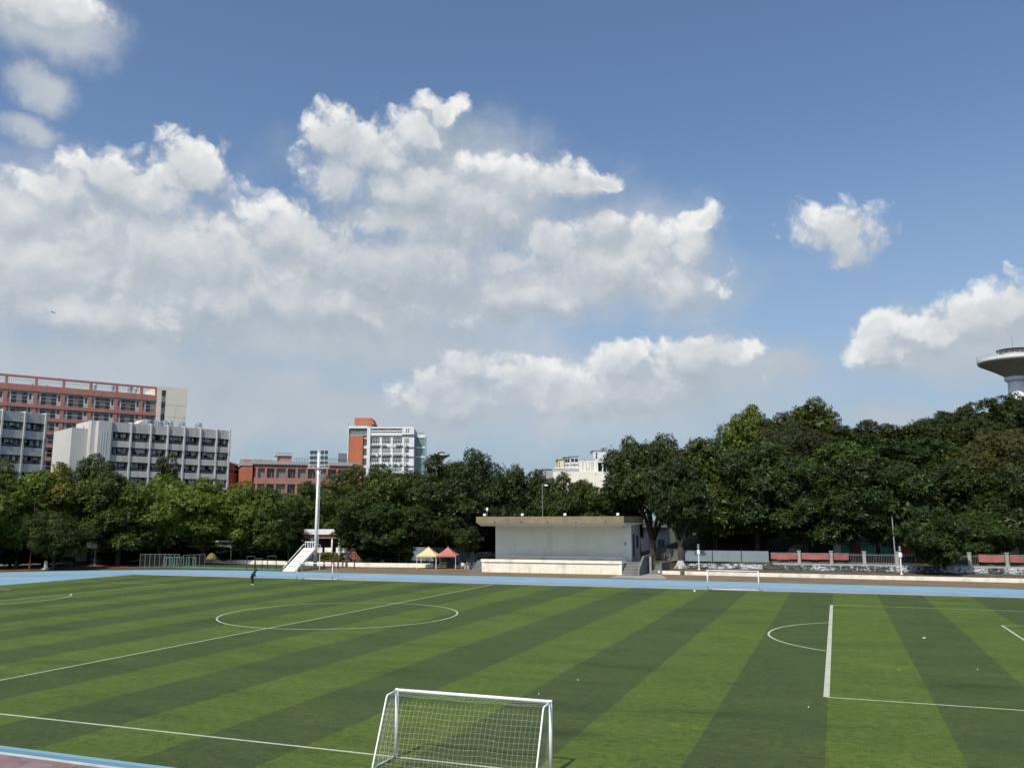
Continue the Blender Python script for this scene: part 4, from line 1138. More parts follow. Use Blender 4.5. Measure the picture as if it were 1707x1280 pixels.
# roof frame: outer and inner rows of posts and beams, parapet rail between
for yy, dz in ((0, 0), (6, -1.35)):
    for x in cols + [xe - .2]: MB().box(x - .3, x + .3, yy, yy + .5, zb, Zt - .55 + dz).build('roof_post', M['red_frame'], t)
    MB().box(cols[0] - 1, xe + .05, yy - .02, yy + .55, Zt - .55 + dz, Zt + dz).build('roof_beam', M['red_frame'], t)
MB().box(cols[0], xe, .52, 14, zf + .01, zf + .9).build('roof', M['concrete'], t)
r = MB()
for k in range(120): r.box(cols[0] + k * (xe - cols[0]) / 120, cols[0] + k * (xe - cols[0]) / 120 + .05, .4, .45, zb, zb + 1.3)
r.box(cols[0], xe, .38, .46, zb + 1.28, zb + 1.34)
tag(r.build('roof_railing', M['pale_panel'], t), kind='stuff')
# white end tower
xa, xb = xe + .02, F.X(312, 655)
MB().box(xa, xb, -.3, 13, 0, F.Z(285, 646)).build('end_tower', M['cream_far'], t)
ws0, ws1 = F.X(269.5, 660, -.3), F.X(276, 660, -.3)
for k in range(5):
    z1 = F.Z(272, 650.5) - k * S
    f_ = piece('stair_window', M['grey_panel'], t, ws0, ws1, -.345, -.301, z1 - S * .98, z1 - S * .52)
    piece('stair_window', M['glass_dark'], t, ws0, ws1, -.345, -.301, z1 - S * .5, z1)
    MB().box(xa, xb, -.325, -.301, z1 - S * 1.2, z1 - S * 1.2 + .06).build('joint_strip', M['pale_panel'], t)
red = F
def tank(label, fr, px, py0, py1, wpx, yin, zbase=None, group='steel water tanks on the dormitory roofs'):
    x0 = fr.X(px - wpx / 2, py1, yin); x1 = fr.X(px + wpx / 2, py1, yin); zt = fr.Z(px, py0, yin)
    zb_ = fr.Z(px, py1, yin) if zbase is None else zbase
    r = abs(x1 - x0) / 2; h = zt - zb_
    t = thing('water_tank', label, 'water tank', fr.world((x0 + x1) / 2, yin, zb_), 0, group)
    MB().lathe([(r, .35), (r, h * .92), (r * .75, h * .98), (r * .2, h)], 20).build('drum', M['steel'], t, smooth=False)
    b = MB()
    for q in range(4): b.box(r * .7 * math.cos(q * PI / 2 + .78) - .07, r * .7 * math.cos(q * PI / 2 + .78) + .07, r * .7 * math.sin(q * PI / 2 + .78) - .07, r * .7 * math.sin(q * PI / 2 + .78) + .07, 0, .36)
    b.build('stand', M['galv'], t)
    b = MB()
    for q in (.3, .6): b.lathe([(r + .01, h * q), (r + .05, h * q + .05), (r + .01, h * q + .1)], 20)
    b.build('hoop', M['galv'], t)
zr = zf + .9
tank('steel water tank on the red dormitory roof nearest the white end tower', F, 217, 643.5, 657, 9, 3.0, zr)
tank('slimmer steel water tank behind the big one on the red dormitory roof', F, 226.5, 645, 657, 5, 4.5, zr)
tank('steel water tank in the middle of the red dormitory roof, right of a post', F, 188, 641.5, 656, 5.5, 3.0, zr)
tank('steel water tank just left of a post in the middle of the red dormitory roof', F, 158, 639.5, 654, 5.5, 3.5, zr)
tank('short pale water tank far left on the red dormitory roof', F, 53.5, 639, 646, 5, 3.0, zr)
tank('low steel tank in the second bay of the red dormitory roof', F, 77, 642, 648, 8, 3.0, zr)

# ---- laundry hung in open balconies (cloths too many to count)
def laundry(b, x0, x1, y, zt, rg, n):
    for k in range(n):
        x = rg.uniform(x0, x1 - .5); w = rg.uniform(.25, .55); h = rg.uniform(.5, 1.0); yy = y + rg.uniform(-.25, .25)
        b.quad((x, yy, zt - h), (x + w, yy + .05, zt - h), (x + w, yy + .05, zt), (x, yy, zt))
# ---- grey-white dormitories with fins and open balconies
def dorm(name, label, fr, finpx, rows, ypx, fin0wide=None, seed=3):
    """rows: list of photograph heights at the column ypx: parapet top, window top, window bottom, ..."""
    t = fr.thing(name, label, 'building', 'grey-white dormitories with open balconies')
    xs_ = [fr.X(px, py) for px, py in finpx]
    zs_ = [fr.Z(ypx, y) for y in rows]
    x0, x1 = xs_[0], xs_[-1]
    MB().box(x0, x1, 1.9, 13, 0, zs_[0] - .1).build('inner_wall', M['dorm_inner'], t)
    MB().box(x0, x1, .12, 13, zs_[0] - .5, zs_[0] - .12).build('roof', M['concrete'], t)
    rg = random.Random(seed)
    for i in range(len(xs_) - 1):
        a, b_ = xs_[i] + .14, xs_[i + 1] - .14
        for j in range(0, len(zs_) - 1, 2):
            MB().box(a, b_, .0, .2, zs_[j + 1], zs_[j]).build('spandrel', M['dorm_white'], t)
            if j: MB().box(a, b_, .2, 1.9, zs_[j + 1] - .0, zs_[j + 1] + .25).build('balcony_floor', M['dorm_white'], t)
        for j in range(1, len(zs_) - 1, 2):
            zt, zb_ = zs_[j], zs_[j + 1]
            MB().box(a, b_, .0, .06, zb_ + .3, zb_ + .36).build('balcony_rail', M['galv'], t)
            for u0, u1 in ((.08, .32), (.38, .62), (.68, .92)):
                piece('balcony_door', M['glass_dark'], t, a + u0 * (b_ - a), a + u1 * (b_ - a), 1.84, 1.895, zb_ - .6, zt - .25)
            b = MB(); laundry(b, a + .2, b_ - .2, .75, zt - .18, rg, 9)
            tag(b.build('laundry', M['laundry'], t), kind='stuff')
    for i, x in enumerate(xs_):
        w = .15
        # the fin: stepped out over the upper storeys, slimmer below
        MB().prism_x([(-.28, zs_[3] + .3), (-.28, zs_[0] + .25), (1.9, zs_[0] + .25), (1.9, 0), (-.15, 0), (-.15, zs_[3] - .6)], x - w, x + w).build('fin', M['dorm_white2'], t)
    return t, xs_, zs_
F = Frame(187.5, 703.5, 384, 718, 196)
mid_rows = [703.5, 719.4, 734, 744.5, 758.5, 769, 783.5, 794, 808, 820]
t, xs_, zs_ = dorm('white_dormitory', 'grey-white dormitory with projecting fins and laundry balconies in front of the red one', F,
    [(187.5, 704), (219.5, 707), (252.4, 709), (280.8, 711), (308.3, 713), (335, 715), (362, 716), (383.5, 718)], mid_rows, 188)
x0 = xs_[0]
zt = zs_[0]
MB().box(F.X(165, 705, -.5), x0 - .22, -.5, 11, 0, zt + .1).build('stair_block', M['dorm_white2'], t)
MB().box(F.X(152.5, 706, 1.2), F.X(165, 705, -.5) - .01, 1.2, 11, 0, zt + .2).build('stair_block', M['dorm_white'], t)
MB().box(F.X(120, 715, 3), F.X(152.5, 706, 1.2) - .01, 3, 15, 0, F.Z(140, 714, 3)).build('stair_block', M['dorm_white2'], t)
MB().box(F.X(138, 712, 3.4), F.X(141, 712, 3.4), 3.4, 3.7, F.Z(140, 714, 3), F.Z(140, 710, 3.4)).build('vent_stub', M['dorm_white2'], t)
for px in (168.5, 172.5, 176.5):
    a = F.X(px, 725, -.5)
    MB().box(a, a + .22, -.54, -.501, F.Z(px, 765, -.5), F.Z(px, 718.5, -.5)).build('slit_window', M['pale_panel'], t)
# sloping roof-access shed
MB().prism_y([(F.X(222, 706, 4), zt - .3), (F.X(244, 706, 4), zt - .3), (F.X(244, 706, 4), F.Z(244, 698, 4)), (F.X(240, 700, 4), F.Z(240, 699, 4))], 4, 8).build('roof_shed', M['dorm_white2'], t)
zr = zt - .12
for px, y0, w, yin, lab in ((245, 698.5, 10, 3.4, 'steel water tank beside the sloping shed on the front dormitory roof'), (258.5, 700.5, 5, 3.0, 'slim steel water tank next to the two widest on the front dormitory roof'),
                            (266, 701, 6, 4.0, 'steel water tank left of the wide pair on the front dormitory roof'), (274.5, 701, 8, 3.0, 'steel water tank in the middle of the row on the front dormitory roof'),
                            (284, 701.5, 8, 3.2, 'steel water tank at the right of the crowded row on the front dormitory roof'), (303, 703.5, 10, 3.2, 'steel water tank standing alone between the row and the rightmost tank on the front dormitory'),
                            (331, 705, 10, 3.0, 'rightmost bluish steel water tank on the front dormitory roof')):
    tank(lab, F, px, y0, y0 + 14, w, yin, zr)
F = Frame(5, 684, 77, 691, 184)
t, xs_, zs_ = dorm('white_dormitory', 'grey-white dormitory cut by the left edge of the photo, two bays wide', F,
    [(-72, 676), (-34, 680), (5, 684), (42.5, 688), (77, 691)], [684, 700.5, 714.5, 728.5, 743, 757, 771, 785], 5, seed=9)
MB().box(xs_[-1] + .22, xs_[-1] + .5, .2, 13, 0, zs_[0]).build('end_wall', M['dorm_white'], t)
MB().box(xs_[2] - 1.6, xs_[2] + .1, 1.5, 4, zs_[0] - .12, zs_[0] + 1.2).build('roof_shed', M['dorm_white2'], t)

# ---- low red teaching block
F = Frame(424, 766, 580, 769.5, 262)
t = F.thing('red_teaching_block', 'low red teaching block with a grey parapet and square columns behind the mast', 'building')
zp, zw1, zw0, zs0 = F.top, F.Z(430, 780, 0), F.Z(430, 796, 0), F.Z(430, 801, 0)
xl, xr = F.X(424, 780), F.X(600, 780)
MB().box(xl, xr, .8, 16, 0, F.Z(430, 772)).build('wall', M['red_low'], t)
MB().box(xl - .5, xr, -.5, 16, F.Z(430, 773.5), F.Z(430, 768)).build('parapet', M['grey_band'], t)
MB().box(xl, xr, 0, .8, zw1, F.Z(430, 773.5)).build('lintel_beam', M['red_low'], t)
for k in range(3):
    dz = k * (zw1 - zs0 + .9)
    MB().box(xl, xr, -.15, .8, zs0 - .9 - dz, zw0 - dz).build('floor_beam', M['red_low'], t)
cpx = [428, 443, 459, 478, 494.5, 511.5, 528, 545, 562, 580]
for i, px in enumerate(cpx):
    x = F.X(px, 788)
    MB().box(x - .3, x + .3, -.1, .8, 0, zw1).build('column', M['red_low'], t)
    if i < len(cpx) - 1:
        x2 = F.X(cpx[i + 1], 788)
        for k in range(2):
            dz = k * (zw1 - zs0 + .9)
            w = piece('window', M['glass_dark' if i % 2 else 'glass_grey'], t, x + .34, x2 - .34, .70, .79, zw0 - dz, zw1 - dz)
            for u in (.33, .66):
                m_ = put('mullion', unit_box(M['grey_band']), w, (u, -.3, 0)); m_.scale = (.035, .4, 1)
xo = F.X(402, 775, 2)
MB().box(xo, xl - .51, -.3, 15, 0, F.Z(412, 776, 0)).build('end_wall', M['orange_brick'], t)
MB().box(xo - .3, xl - .51, -.5, 15, F.Z(412, 776, 0), F.Z(412, 770, 0)).build('parapet', M['grey_band'], t)
ph = MB().box(F.X(466, 768, 6), F.X(486, 768, 6), 6, 12, zp - 1, F.Z(476, 759.5, 6)).build('stair_house', M['red_low'], t)
MB().box(F.X(459, 768, 5.6), F.X(488, 768, 5.6), 5.5, 12.5, F.Z(476, 759.5, 6), F.Z(476, 758.3, 6)).build('stair_house_roof', M['pale_panel'], t)
def railing(x0, x1, y, z0, z1, n):
    r = MB()
    for k in range(n + 1): r.tube([(x0 + (x1 - x0) * k / n, y, z0), (x0 + (x1 - x0) * k / n, y, z1)], .05, 4)
    for z in (z1, (z0 + z1) / 2): r.tube([(x0, y, z), (x1, y, z)], .05, 4)
    return r
railing(F.X(461, 756, 5.6), F.X(486, 756, 5.6), 5.8, F.Z(476, 758.3, 6), F.Z(476, 754.5, 6), 9).build('roof_railing', M['galv'], t)
railing(F.X(551, 766, .5), F.X(581, 766, .5), .5, F.Z(560, 769, .5), F.Z(560, 764, .5), 12).build('roof_railing', M['galv'], t)
railing(F.X(490, 768, 3), F.X(551, 768, 3), 3, F.Z(520, 770, 3), F.Z(520, 764, 3), 14).build('roof_railing', M['fence_grey'], t)
r = MB(); z = F.Z(440, 765, 4)
r.tube([(F.X(402, 765, 4), 4, z), (F.X(462, 765, 4), 4, z)], .12, 6)
for px in (404, 421, 440, 447): r.tube([(F.X(px, 765, 4), 4, zp - 2), (F.X(px, 765, 4), 4, z)], .09, 5)
r.build('roof_pipe', M['pale_panel'], t)
MB().box(F.X(402, 765, 7), F.X(455, 765, 7), 7, 12, zp - 1.5, F.Z(430, 766, 7)).build('roof_block', M['red_low'], t)
MB().lathe([(.1, 0), (.9, .15), (1.1, .8), (.9, 1.4), (.1, 1.6)], 14, (F.X(452, 764, 6), 6.0)).build('satellite_dish', M['pale_panel'], t)
t.children[-1].location.z = zp - .2
# the darker red wing at its left
F2 = Frame(379, 770.5, 401, 773, 268)
t = F2.thing('red_annex', 'small darker red building with a sloping roof between the dormitory and the teaching block', 'building')
MB().box(-.5, F2.L + 1, 0, 10, 0, F2.top - .3).build('wall', M['red_low'], t)
MB().prism_y([(-1, F2.top - .3), (F2.L + 1.2, F2.top - 1.2), (F2.L + 1.2, F2.top - .7), (-1, F2.top + .35)], -.4, 10.4).build('roof', M['red_frame'], t)
for k in range(2):
    piece('window', M['glass_dark'], t, 0.6, F2.L * .42, -.05, -.004, F2.Z(390, 779.5 + k * 9), F2.Z(390, 775 + k * 9))
    piece('window', M['glass_dark'], t, F2.L * .52, F2.L * .9, -.05, -.004, F2.Z(390, 779.5 + k * 9), F2.Z(390, 775 + k * 9))
    MB().box(-.5, F2.L + 1, -.5, 0, F2.Z(390, 783 + k * 9), F2.Z(390, 782 + k * 9)).build('ledge', M['red_frame'], t)

# ---- tall office block
F = Frame(580.5, 711.5, 691, 711.5, 320)
t = F.thing('office_block', 'tall white office block with an orange-red panel and red rooftop box', 'building')
X, Z = lambda px, y=0.0: F.X(px, 735, y), lambda py, y=0.0: F.Z(630, py, y)
zt = F.top
MB().box(X(617.5), X(690), 0.6, 16, 0, Z(724)).build('main_wall', M['white_wall'], t)
MB().box(X(605), X(617.6), 1.2, 16, 0, zt).build('recess_wall', M['white_wall'], t)
MB().box(X(611.9), X(617.4), -.4, 2, 0, zt + .02).build('pillar', M['white_wall'], t)
MB().box(X(580.5), X(605), .0, 16, 0, Z(726)).build('red_panel', M['orange_brick'], t)
MB().box(X(580.2), X(612), -.3, 16, zt - .55, zt + .3).build('cornice', M['white_wall'], t)
MB().box(X(580.2), X(581.3), -.3, 16, 0, zt - .55).build('edge_frame', M['white_wall'], t)
g_ = MB().box(X(581.5), X(611.8), .5, 15, Z(726) + .02, zt - .57).build('glass_band', M['glass_grey'], t)
for k in range(11): MB().box(X(581.5) + k * (X(611) - X(581.5)) / 11, X(581.5) + k * (X(611) - X(581.5)) / 11 + .12, .3, .49, Z(725.5), zt - .57).build('mullion', M['grey_band'], g_)
MB().box(X(581.4), X(611.8), .1, .45, Z(726) + .05, Z(724.5)).build('sill_band', M['grey_band'], t)
for k in range(9): MB().box(X(583) + k * .76, X(583) + k * .76 + .05, -.06, 0, 0, Z(727)).build('panel_joint', M['red_low'], t)
for k in range(4):
    y0 = 731 + k * 16.3
    w = piece('window', M['glass_dark'], t, X(605.3), X(611.5), 1.05, 1.19, Z(y0 + 10.5), Z(y0))
    for u in (.32, .65):
        q = put('mullion', unit_box(M['white_wall']), w, (u, -.5, 0)); q.scale = (.05, .6, 1)
    MB().box(X(605), X(611.8), .7, 1.19, Z(y0), Z(y0 - 4)).build('spandrel', M['white_wall'], t)
# roof box
MB().box(X(592, 4), X(619, 4), 4, 12, zt, Z(707, 4)).build('roof_box', M['white_wall'], t)
b = MB(); z0, z1 = Z(707.2, 3), Z(696.5, 3); a, c = X(589.8, 3), X(619.5, 3)
b.v = [(a, 3, z0), (c + .9, 3, z0), (c + .9, 13, z0), (a, 13, z0), (a + .1, 3, z1), (c - .2, 3, z1), (c - .2, 13, z1), (a + .1, 13, z1)]
b.f = [(0, 3, 2, 1), (4, 5, 6, 7), (0, 1, 5, 4), (1, 2, 6, 5), (2, 3, 7, 6), (3, 0, 4, 7)]
b.build('red_roof_box', M['orange_brick'], t)
# roof terrace frame over the main facade
MB().box(X(617.5), X(690), -.2, .5, zt - .55, zt).build('roof_beam', M['white_wall'], t)
MB().box(X(670.5), X(690), -.2, 14, Z(724), zt - .56).build('roof_wall', M['white_wall'], t)
for k in range(11):
    x = X(620) + k * (X(670) - X(620)) / 10.5
    MB().box(x, x + .28, .5, 6, zt - .55, zt - .2).build('pergola_bar', M['white_wall'], t)
MB().box(X(617.5), X(670.4), -.1, .3, zt - 1.75, zt - 1.3).build('roof_beam', M['white_wall'], t)
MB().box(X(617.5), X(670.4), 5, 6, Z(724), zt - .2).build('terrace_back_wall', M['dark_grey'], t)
MB().box(X(617.5), X(670.4), -.15, .4, Z(726), Z(721)).build('terrace_parapet', M['white_wall'], t)
for px in (634.5, 655):
    MB().box(X(px - 2.4), X(px + 2.4), .4, 2, Z(724), Z(712.5)).build('red_pier', M['orange_brick'], t)
for dx in (0, 3.6):
    for dy in (0, 3.6): MB().box(X(676.3 + dx), X(678.5 + dx), -.26, -.201, Z(717 + dy), Z(715 + dy)).build('square_vent', M['glass_dark'], t)
# window bays with air conditioners
rg = random.Random(4)
for k in range(4):
    y0 = 730.5 + k * 15.7
    MB().box(X(617.6), X(690), .2, .6, Z(y0 + 15.2), Z(y0 + 13.8)).build('floor_band', M['grey_band'], t)
    for (p0, p1, n) in ((617.8, 633.5, 4), (635.8, 651.5, 4), (654.5, 670, 4), (675.5, 681, 1)):
        w = piece('window', M['glass_grey' if (k + n) % 2 else 'glass_dark'], t, X(p0), X(p1), .45, .59, Z(y0 + 7.4), Z(y0))
        for q in range(1, n + 2):
            m_ = put('mullion', unit_box(M['white_wall']), w, (q / (n + 2), -.6, 0)); m_.scale = (.03, .8, 1)
        m_ = put('transom', unit_box(M['white_wall']), w, (0, -.6, .62)); m_.scale = (1, .8, .05)
        for q in range(n):
            if rg.random() < (.9 if k else .7):
                x = X(p0 + 1) + q * (X(p1) - X(p0 + 1)) / n
                ac = piece('air_conditioner', M['plastic_white'], t, x, x + .85, -.35, .15, Z(y0 + 12.3), Z(y0 + 9.6))
                fan = put('fan_grille', unit_box(M['dark_grey']), ac, (.14, -.06, .15)); fan.scale = (.5, .05, .7)
                piece('bracket', M['dark_grey'], t, x, x + .85, -.3, .15, Z(y0 + 12.9), Z(y0 + 12.4))  # dark strip under each unit, painted in for the shade there
    for px in (634.7, 653, 672): MB().box(X(px) - .45, X(px) + .45, .25, .59, 0, Z(729)).build('pier', M['white_wall'], t) if k == 0 else None
# glass wing at the right
g_ = MB().box(X(690.2), X(708.5, 6), 5, 15, 0, Z(725, 5)).build('glass_wing', M['glass_green'], t)
for y0, y1 in ((729.8, 724.6), (747.5, 744.5), (763, 760.5)): MB().box(X(694, 4.8), X(708.7, 5), 4.7, 5, Z(y0, 5), Z(y1, 5)).build('white_band', M['white_wall'], t)
MB().box(X(690.1), X(694, 4.8), 4.5, 5, 0, Z(725, 5)).build('wing_return_wall', M['grey_band'], t)
for k in range(1, 6): MB().box(X(694, 5) + k * (X(708.5, 5) - X(694, 5)) / 6, X(694, 5) + k * (X(708.5, 5) - X(694, 5)) / 6 + .1, 4.9, 4.99, 0, Z(730, 5)).build('mullion', M['galv'], g_)
railing(X(690.5, 6), X(707.5, 6), 6, Z(725, 5), Z(720.8, 6), 8).build('roof_railing', M['galv'], t)
MB().tube([(X(580.6, 2), 2, zt), (X(580.6, 2), 2, Z(704.5, 2))], .06, 5).build('roof_mast', M['dark_grey'], t)

# ---- cream hall behind the stage
F = Frame(923, 786.5, 1014, 785.5, 236)
t = F.thing('cream_hall', 'blank cream hall with panelled roof house rising over the trees behind the stage', 'building')
X, Z = lambda px, y=0.0: F.X(px, 780, y), lambda py, y=0.0: F.Z(970, py, y)
MB().box(X(922), X(1015), 0, 22, 0, F.top).build('wall', M['cream_far'], t)
MB().box(X(920), X(964.3), .5, .9, F.top, Z(780.5)).build('roof_parapet', M['grey_band'], t)
MB().box(X(924), X(941), .4, 1.4, Z(780.5), Z(778)).build('parapet_cap', M['white_wall'], t)
MB().box(X(964.5), X(994), 1.5, 9, F.top, Z(767.2)).build('roof_house', M['cream_far'], t)
for px in (970.5, 976, 981.3, 985, 988): MB().box(X(px), X(px) + .16, 1.40, 1.499, F.top + .3, Z(768)).build('panel_joint', M['grey_band'], t)
for (p0, p1, y0, y1) in ((976.2, 981.3, 779.5, 784), (985.5, 988, 768, 784)): MB().box(X(p0) + .2, X(p1), 1.43, 1.499, Z(y1), Z(y0)).build('louvre', M['pale_panel'], t)
for px in (994.3, 1003, 1009.5): MB().box(X(px), X(px) + .35, 1.6, 1.95, F.top, Z(769)).build('frame_post', M['white_wall'], t)
MB().box(X(994.2), X(1010.5), 1.55, 6, Z(770), Z(768.2)).build('frame_roof', M['white_wall'], t)
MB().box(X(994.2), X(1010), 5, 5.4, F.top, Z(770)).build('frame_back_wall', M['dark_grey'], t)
MB().box(X(941), X(964), 2.2, 5, F.top, Z(777.5)).build('roof_wall', M['cream_far'], t)
for px in (944, 949, 951.5): piece('window', M['glass_dark'], t, X(px), X(px + 1.8), 2.12, 2.195, Z(783), Z(779.5))
MB().box(X(992), X(993), -.2, -.001, Z(790.5), Z(788.5)).build('wall_lamp', M['grey_band'], t)
# flats behind it
def flats(name, label, xa, xb, yt, d, m, rows, open_=False, zoff=0):
    f = Frame(xa, yt, xb, yt, d)
    t = f.thing(name, label, 'building', 'flats on the rise behind the cream hall')
    MB().box(0, f.L, 0, 9, 0, f.top).build('wall', M[m], t)
    MB().box(-.3, f.L + .3, -.3, 9.3, f.top, f.top + .4).build('roof', M['concrete'], t)
    for k in range(rows):
        z1 = f.Z(xa, yt + 3 + k * 5.4)
        if open_:
            for q in range(2):
                a = f.L * (.06 + q * .48)
                MB().box(a, a + f.L * .4, -.9, 0, z1 - 2.3, z1 - 1.4).build('balcony', M['white_wall'], t)
                piece('window', M['glass_dark'], t, a, a + f.L * .4, -.06, -.004, z1 - 1.4, z1)
        else:
            piece('window', M['glass_dark'], t, f.L * .14, f.L * .24, -.06, -.004, z1 - 1.0, z1)
    return t
flats('apartment_block', 'small pale yellow block with a line of tiny windows behind the cream hall', 930.5, 940.5, 766, 330, 'yellow_far', 4)
flats('apartment_block', 'narrow dark balcony block beside the pale yellow one', 941.5, 950, 762, 326, 'concrete', 4, True)
flats('apartment_block', 'white balcony block touching the trees above the cream hall', 951, 964, 761, 322, 'white_wall', 4, True)
flats('apartment_block', 'pale rooftop seen above the treetops behind the cream hall', 989, 1016, 751.5, 350, 'white_wall', 2)
flats('apartment_block', 'small grey roof house on top of the rise above the cream hall', 1007, 1012, 747, 356, 'concrete', 1)
flats('apartment_block', 'narrow cream block squeezed between the cream hall and the big right-hand trees', 1018.5, 1026, 756, 300, 'cream_far', 4)
flats('apartment_block', 'low pale roofs half hidden by treetops left of the cream hall', 906, 921, 782, 300, 'grey_band', 2)

# ---- water towers
def water_tower(label, px, py_rim, d, R, z0, grey=False, sink=0.0):
    p = AD(px, py_rim, d)
    t = thing('water_tower', label, 'water tower', (p[0], p[1], z0)); zr = p[2] - z0
    w = M['white_wall'] if not grey else M['white_wall']
    MB().lathe([(R * .30, 0), (R * .245, zr * .6), (R * .225, zr - R * .62)], 36).build('shaft', w, t, smooth=True)
    MB().lathe([(R * .25, zr - R * .66), (R * .30, zr - R * .62), (R * .32, zr - R * .56), (R * .27, zr - R * .50)], 36).build('collar', w, t, smooth=True)
    b = MB(); n = 64; prof = [(.27, -.52), (.34, -.46), (.60, -.30), (.85, -.165), (.97, -.10), (1.0, -.055)]
    b.lathe([(R * r, zr + R * z) for r, z in prof], n); b.build('bowl', M['stain_bowl'], t)
    ri = MB(); ri.lathe([(R * 1.0, zr - R * .055), (R * 1.01, zr - R * .03), (R * 1.01, zr + R * .045), (R * .97, zr + R * .055)], n)
    ri.build('rim', w, t, smooth=False)
    MB().lathe([(R * .97, zr + R * .03), (R * .55, zr + R * .09), (R * .5, zr + R * .1)], n).build('roof', w, t)
    b = MB()
    for k in range(44):
        a = 2 * PI * k / 44; b.tube([(R * math.cos(a), R * math.sin(a), zr + R * .05), (R * math.cos(a), R * math.sin(a), zr + R * .15)], .05, 4)
    for z in (.10, .15): b.tube([(R * math.cos(2 * PI * k / 44), R * math.sin(2 * PI * k / 44), zr + R * z) for k in range(45)], .045, 4, False)
    b.build('railing', M['pale_panel'], t)
    MB().lathe([(R * .40, zr + R * .06), (R * .42, zr + R * .18), (R * .40, zr + R * .20)], 32).build('cabin_base', M['concrete'], t)
    MB().lathe([(R * .36, zr + R * .20), (R * .36, zr + R * .31)], 24).build('cabin', M['dark_grey'], t)
    MB().lathe([(R * .37, zr + R * .275), (R * .46, zr + R * .30), (R * .46, zr + R * .33), (R * .15, zr + R * .37), (R * .03, zr + R * .40)], 40).build('cabin_roof', M['dark_grey'], t)
    MB().tube([(0, 0, zr + R * .3), (0, 0, zr + R * .78)], [.09, .04], 6).build('lightning_rod', M['galv'], t)
    return t
M['stain_bowl'] = mat('streaked_bowl_concrete', (.24, .22, .19), .85, .2, .1, .5, (.18, .17, .15), (.5, .5, .04), .6)
water_tower('saucer-shaped white water tower with a dark cabin above the right-hand hill', 1690, 601, 290, 9.7, 10)
water_tower('distant saucer water tower peeping over the trees right of the office block', 736, 758.5, 620, 6.2, 0)

# ---- white pavilion and outbuildings under the trees
F = Frame(498, 884, 612, 884, 147)
t = F.thing('pavilion', 'white pavilion with balustrade and slim columns under the trees behind the mast', 'building')
X, Z = lambda px, y=0.0: F.X(px, 905, y), lambda py, y=0.0: F.Z(540, py, y)
xa, xb = X(496), X(613)
MB().box(xa, xb, .5, 5, 0, Z(921)).build('base', M['concrete'], t)
MB().box(X(503), X(596), -.6, 1.6, Z(890.5), Z(882)).build('roof_band', M['white_wall'], t)
MB().box(X(503), X(596), -.2, 5, Z(897), Z(890.6)).build('lower_fascia', M['red_low'], t)
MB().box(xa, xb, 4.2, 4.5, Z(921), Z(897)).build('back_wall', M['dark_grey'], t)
for px, w in ((566.5, .26), (553.5, .13), (520, .13), (603, .2)): MB().tube([(X(px), 0, 0), (X(px), 0, Z(888))], w, 12).build('column', M['white_wall'], t, smooth=True)
for p0, p1 in ((499, 537), (541, 552.5), (560, 592)):
    MB().box(X(p0), X(p1), .1, .3, Z(921), Z(912.5)).build('balustrade', M['cream_pale'], t)
for p0, p1 in ((592.2, 604),): MB().box(X(p0), X(p1), .6, 1, Z(919), Z(901)).build('side_wall', M['cream_pale'], t)
def shed(label, xa, xb, yt, yb, d, m, wins, name='outbuilding'):
    f = Frame(xa, yt, xb, yt, d)
    t = f.thing(name, label, 'building', 'low buildings behind the left trees')
    MB().box(0, f.L, 0, 7, 0, f.top).build('wall', M[m], t)
    MB().box(-.4, f.L + .4, -.5, 7.4, f.top, f.top + .25).build('roof', M['concrete'], t)
    for u0, u1, v0, v1, mm in wins:
        h = f.top
        w = piece('window', M[mm], t, f.L * u0, f.L * u1, -.06, -.004, h * v0, h * v1)
        q = put('mullion', unit_box(M['white_wall']), w, (.47, -.4, 0)); q.scale = (.06, .5, 1)
    return t
shed('long grey-white low building deep in the shade behind the basketball hoop', 110, 236, 893, 940, 176, 'dorm_white', [(.1, .2, .3, .7, 'glass_dark'), (.4, .5, .3, .7, 'glass_dark'), (.7, .8, .3, .7, 'glass_dark')])
shed('grey low building behind the tree trunks by the mesh fence', 238, 330, 899, 940, 174, 'dorm_white', [(.15, .3, .3, .7, 'glass_dark'), (.5, .62, .3, .7, 'glass_dark')])
shed('small white house with one shuttered window between the trunks above the parasol', 358, 386, 903, 920, 168, 'white_wall', [(.5, .72, .72, .95, 'grey_panel')])
shed('low building with a dark red door and white door frame between the trunks', 424, 474, 895, 922, 170, 'concrete', [(.10, .38, .45, .9, 'grey_panel'), (.53, .68, .3, .88, 'board_red'), (.72, .78, .3, .88, 'board_red')])
shed('white building glimpsed between the forked branches right of the stage', 1060, 1112, 880, 930, 170, 'white_wall', [(.7, .9, .3, .6, 'glass_grey')])
def bwall(label, pts, h, m, z0=0):
    t = thing('boundary_wall', label, 'wall')
    for a, b_ in zip(pts[:-1], pts[1:]): MB().prism([a, b_, (b_[0], b_[1] + .25), (a[0], a[1] + .25)], z0, z0 + h).build('wall_section', M[m], t)
a, b_, c = AD(676, 935, 150), AD(790, 935, 142), AD(640, 935, 156)
bwall('grey panel wall in the shade behind the gazebos', [(a[0], a[1]), (b_[0], b_[1])], 2.6, 'sheet_metal')
w0, w1 = AD(1085, 930, 146), AD(1140, 930, 140)
bwall('dark wall in the shade between the forked tree and the hoarding', [(w0[0], w0[1]), (w1[0], w1[1])], 2.2, 'concrete_dark', .3)
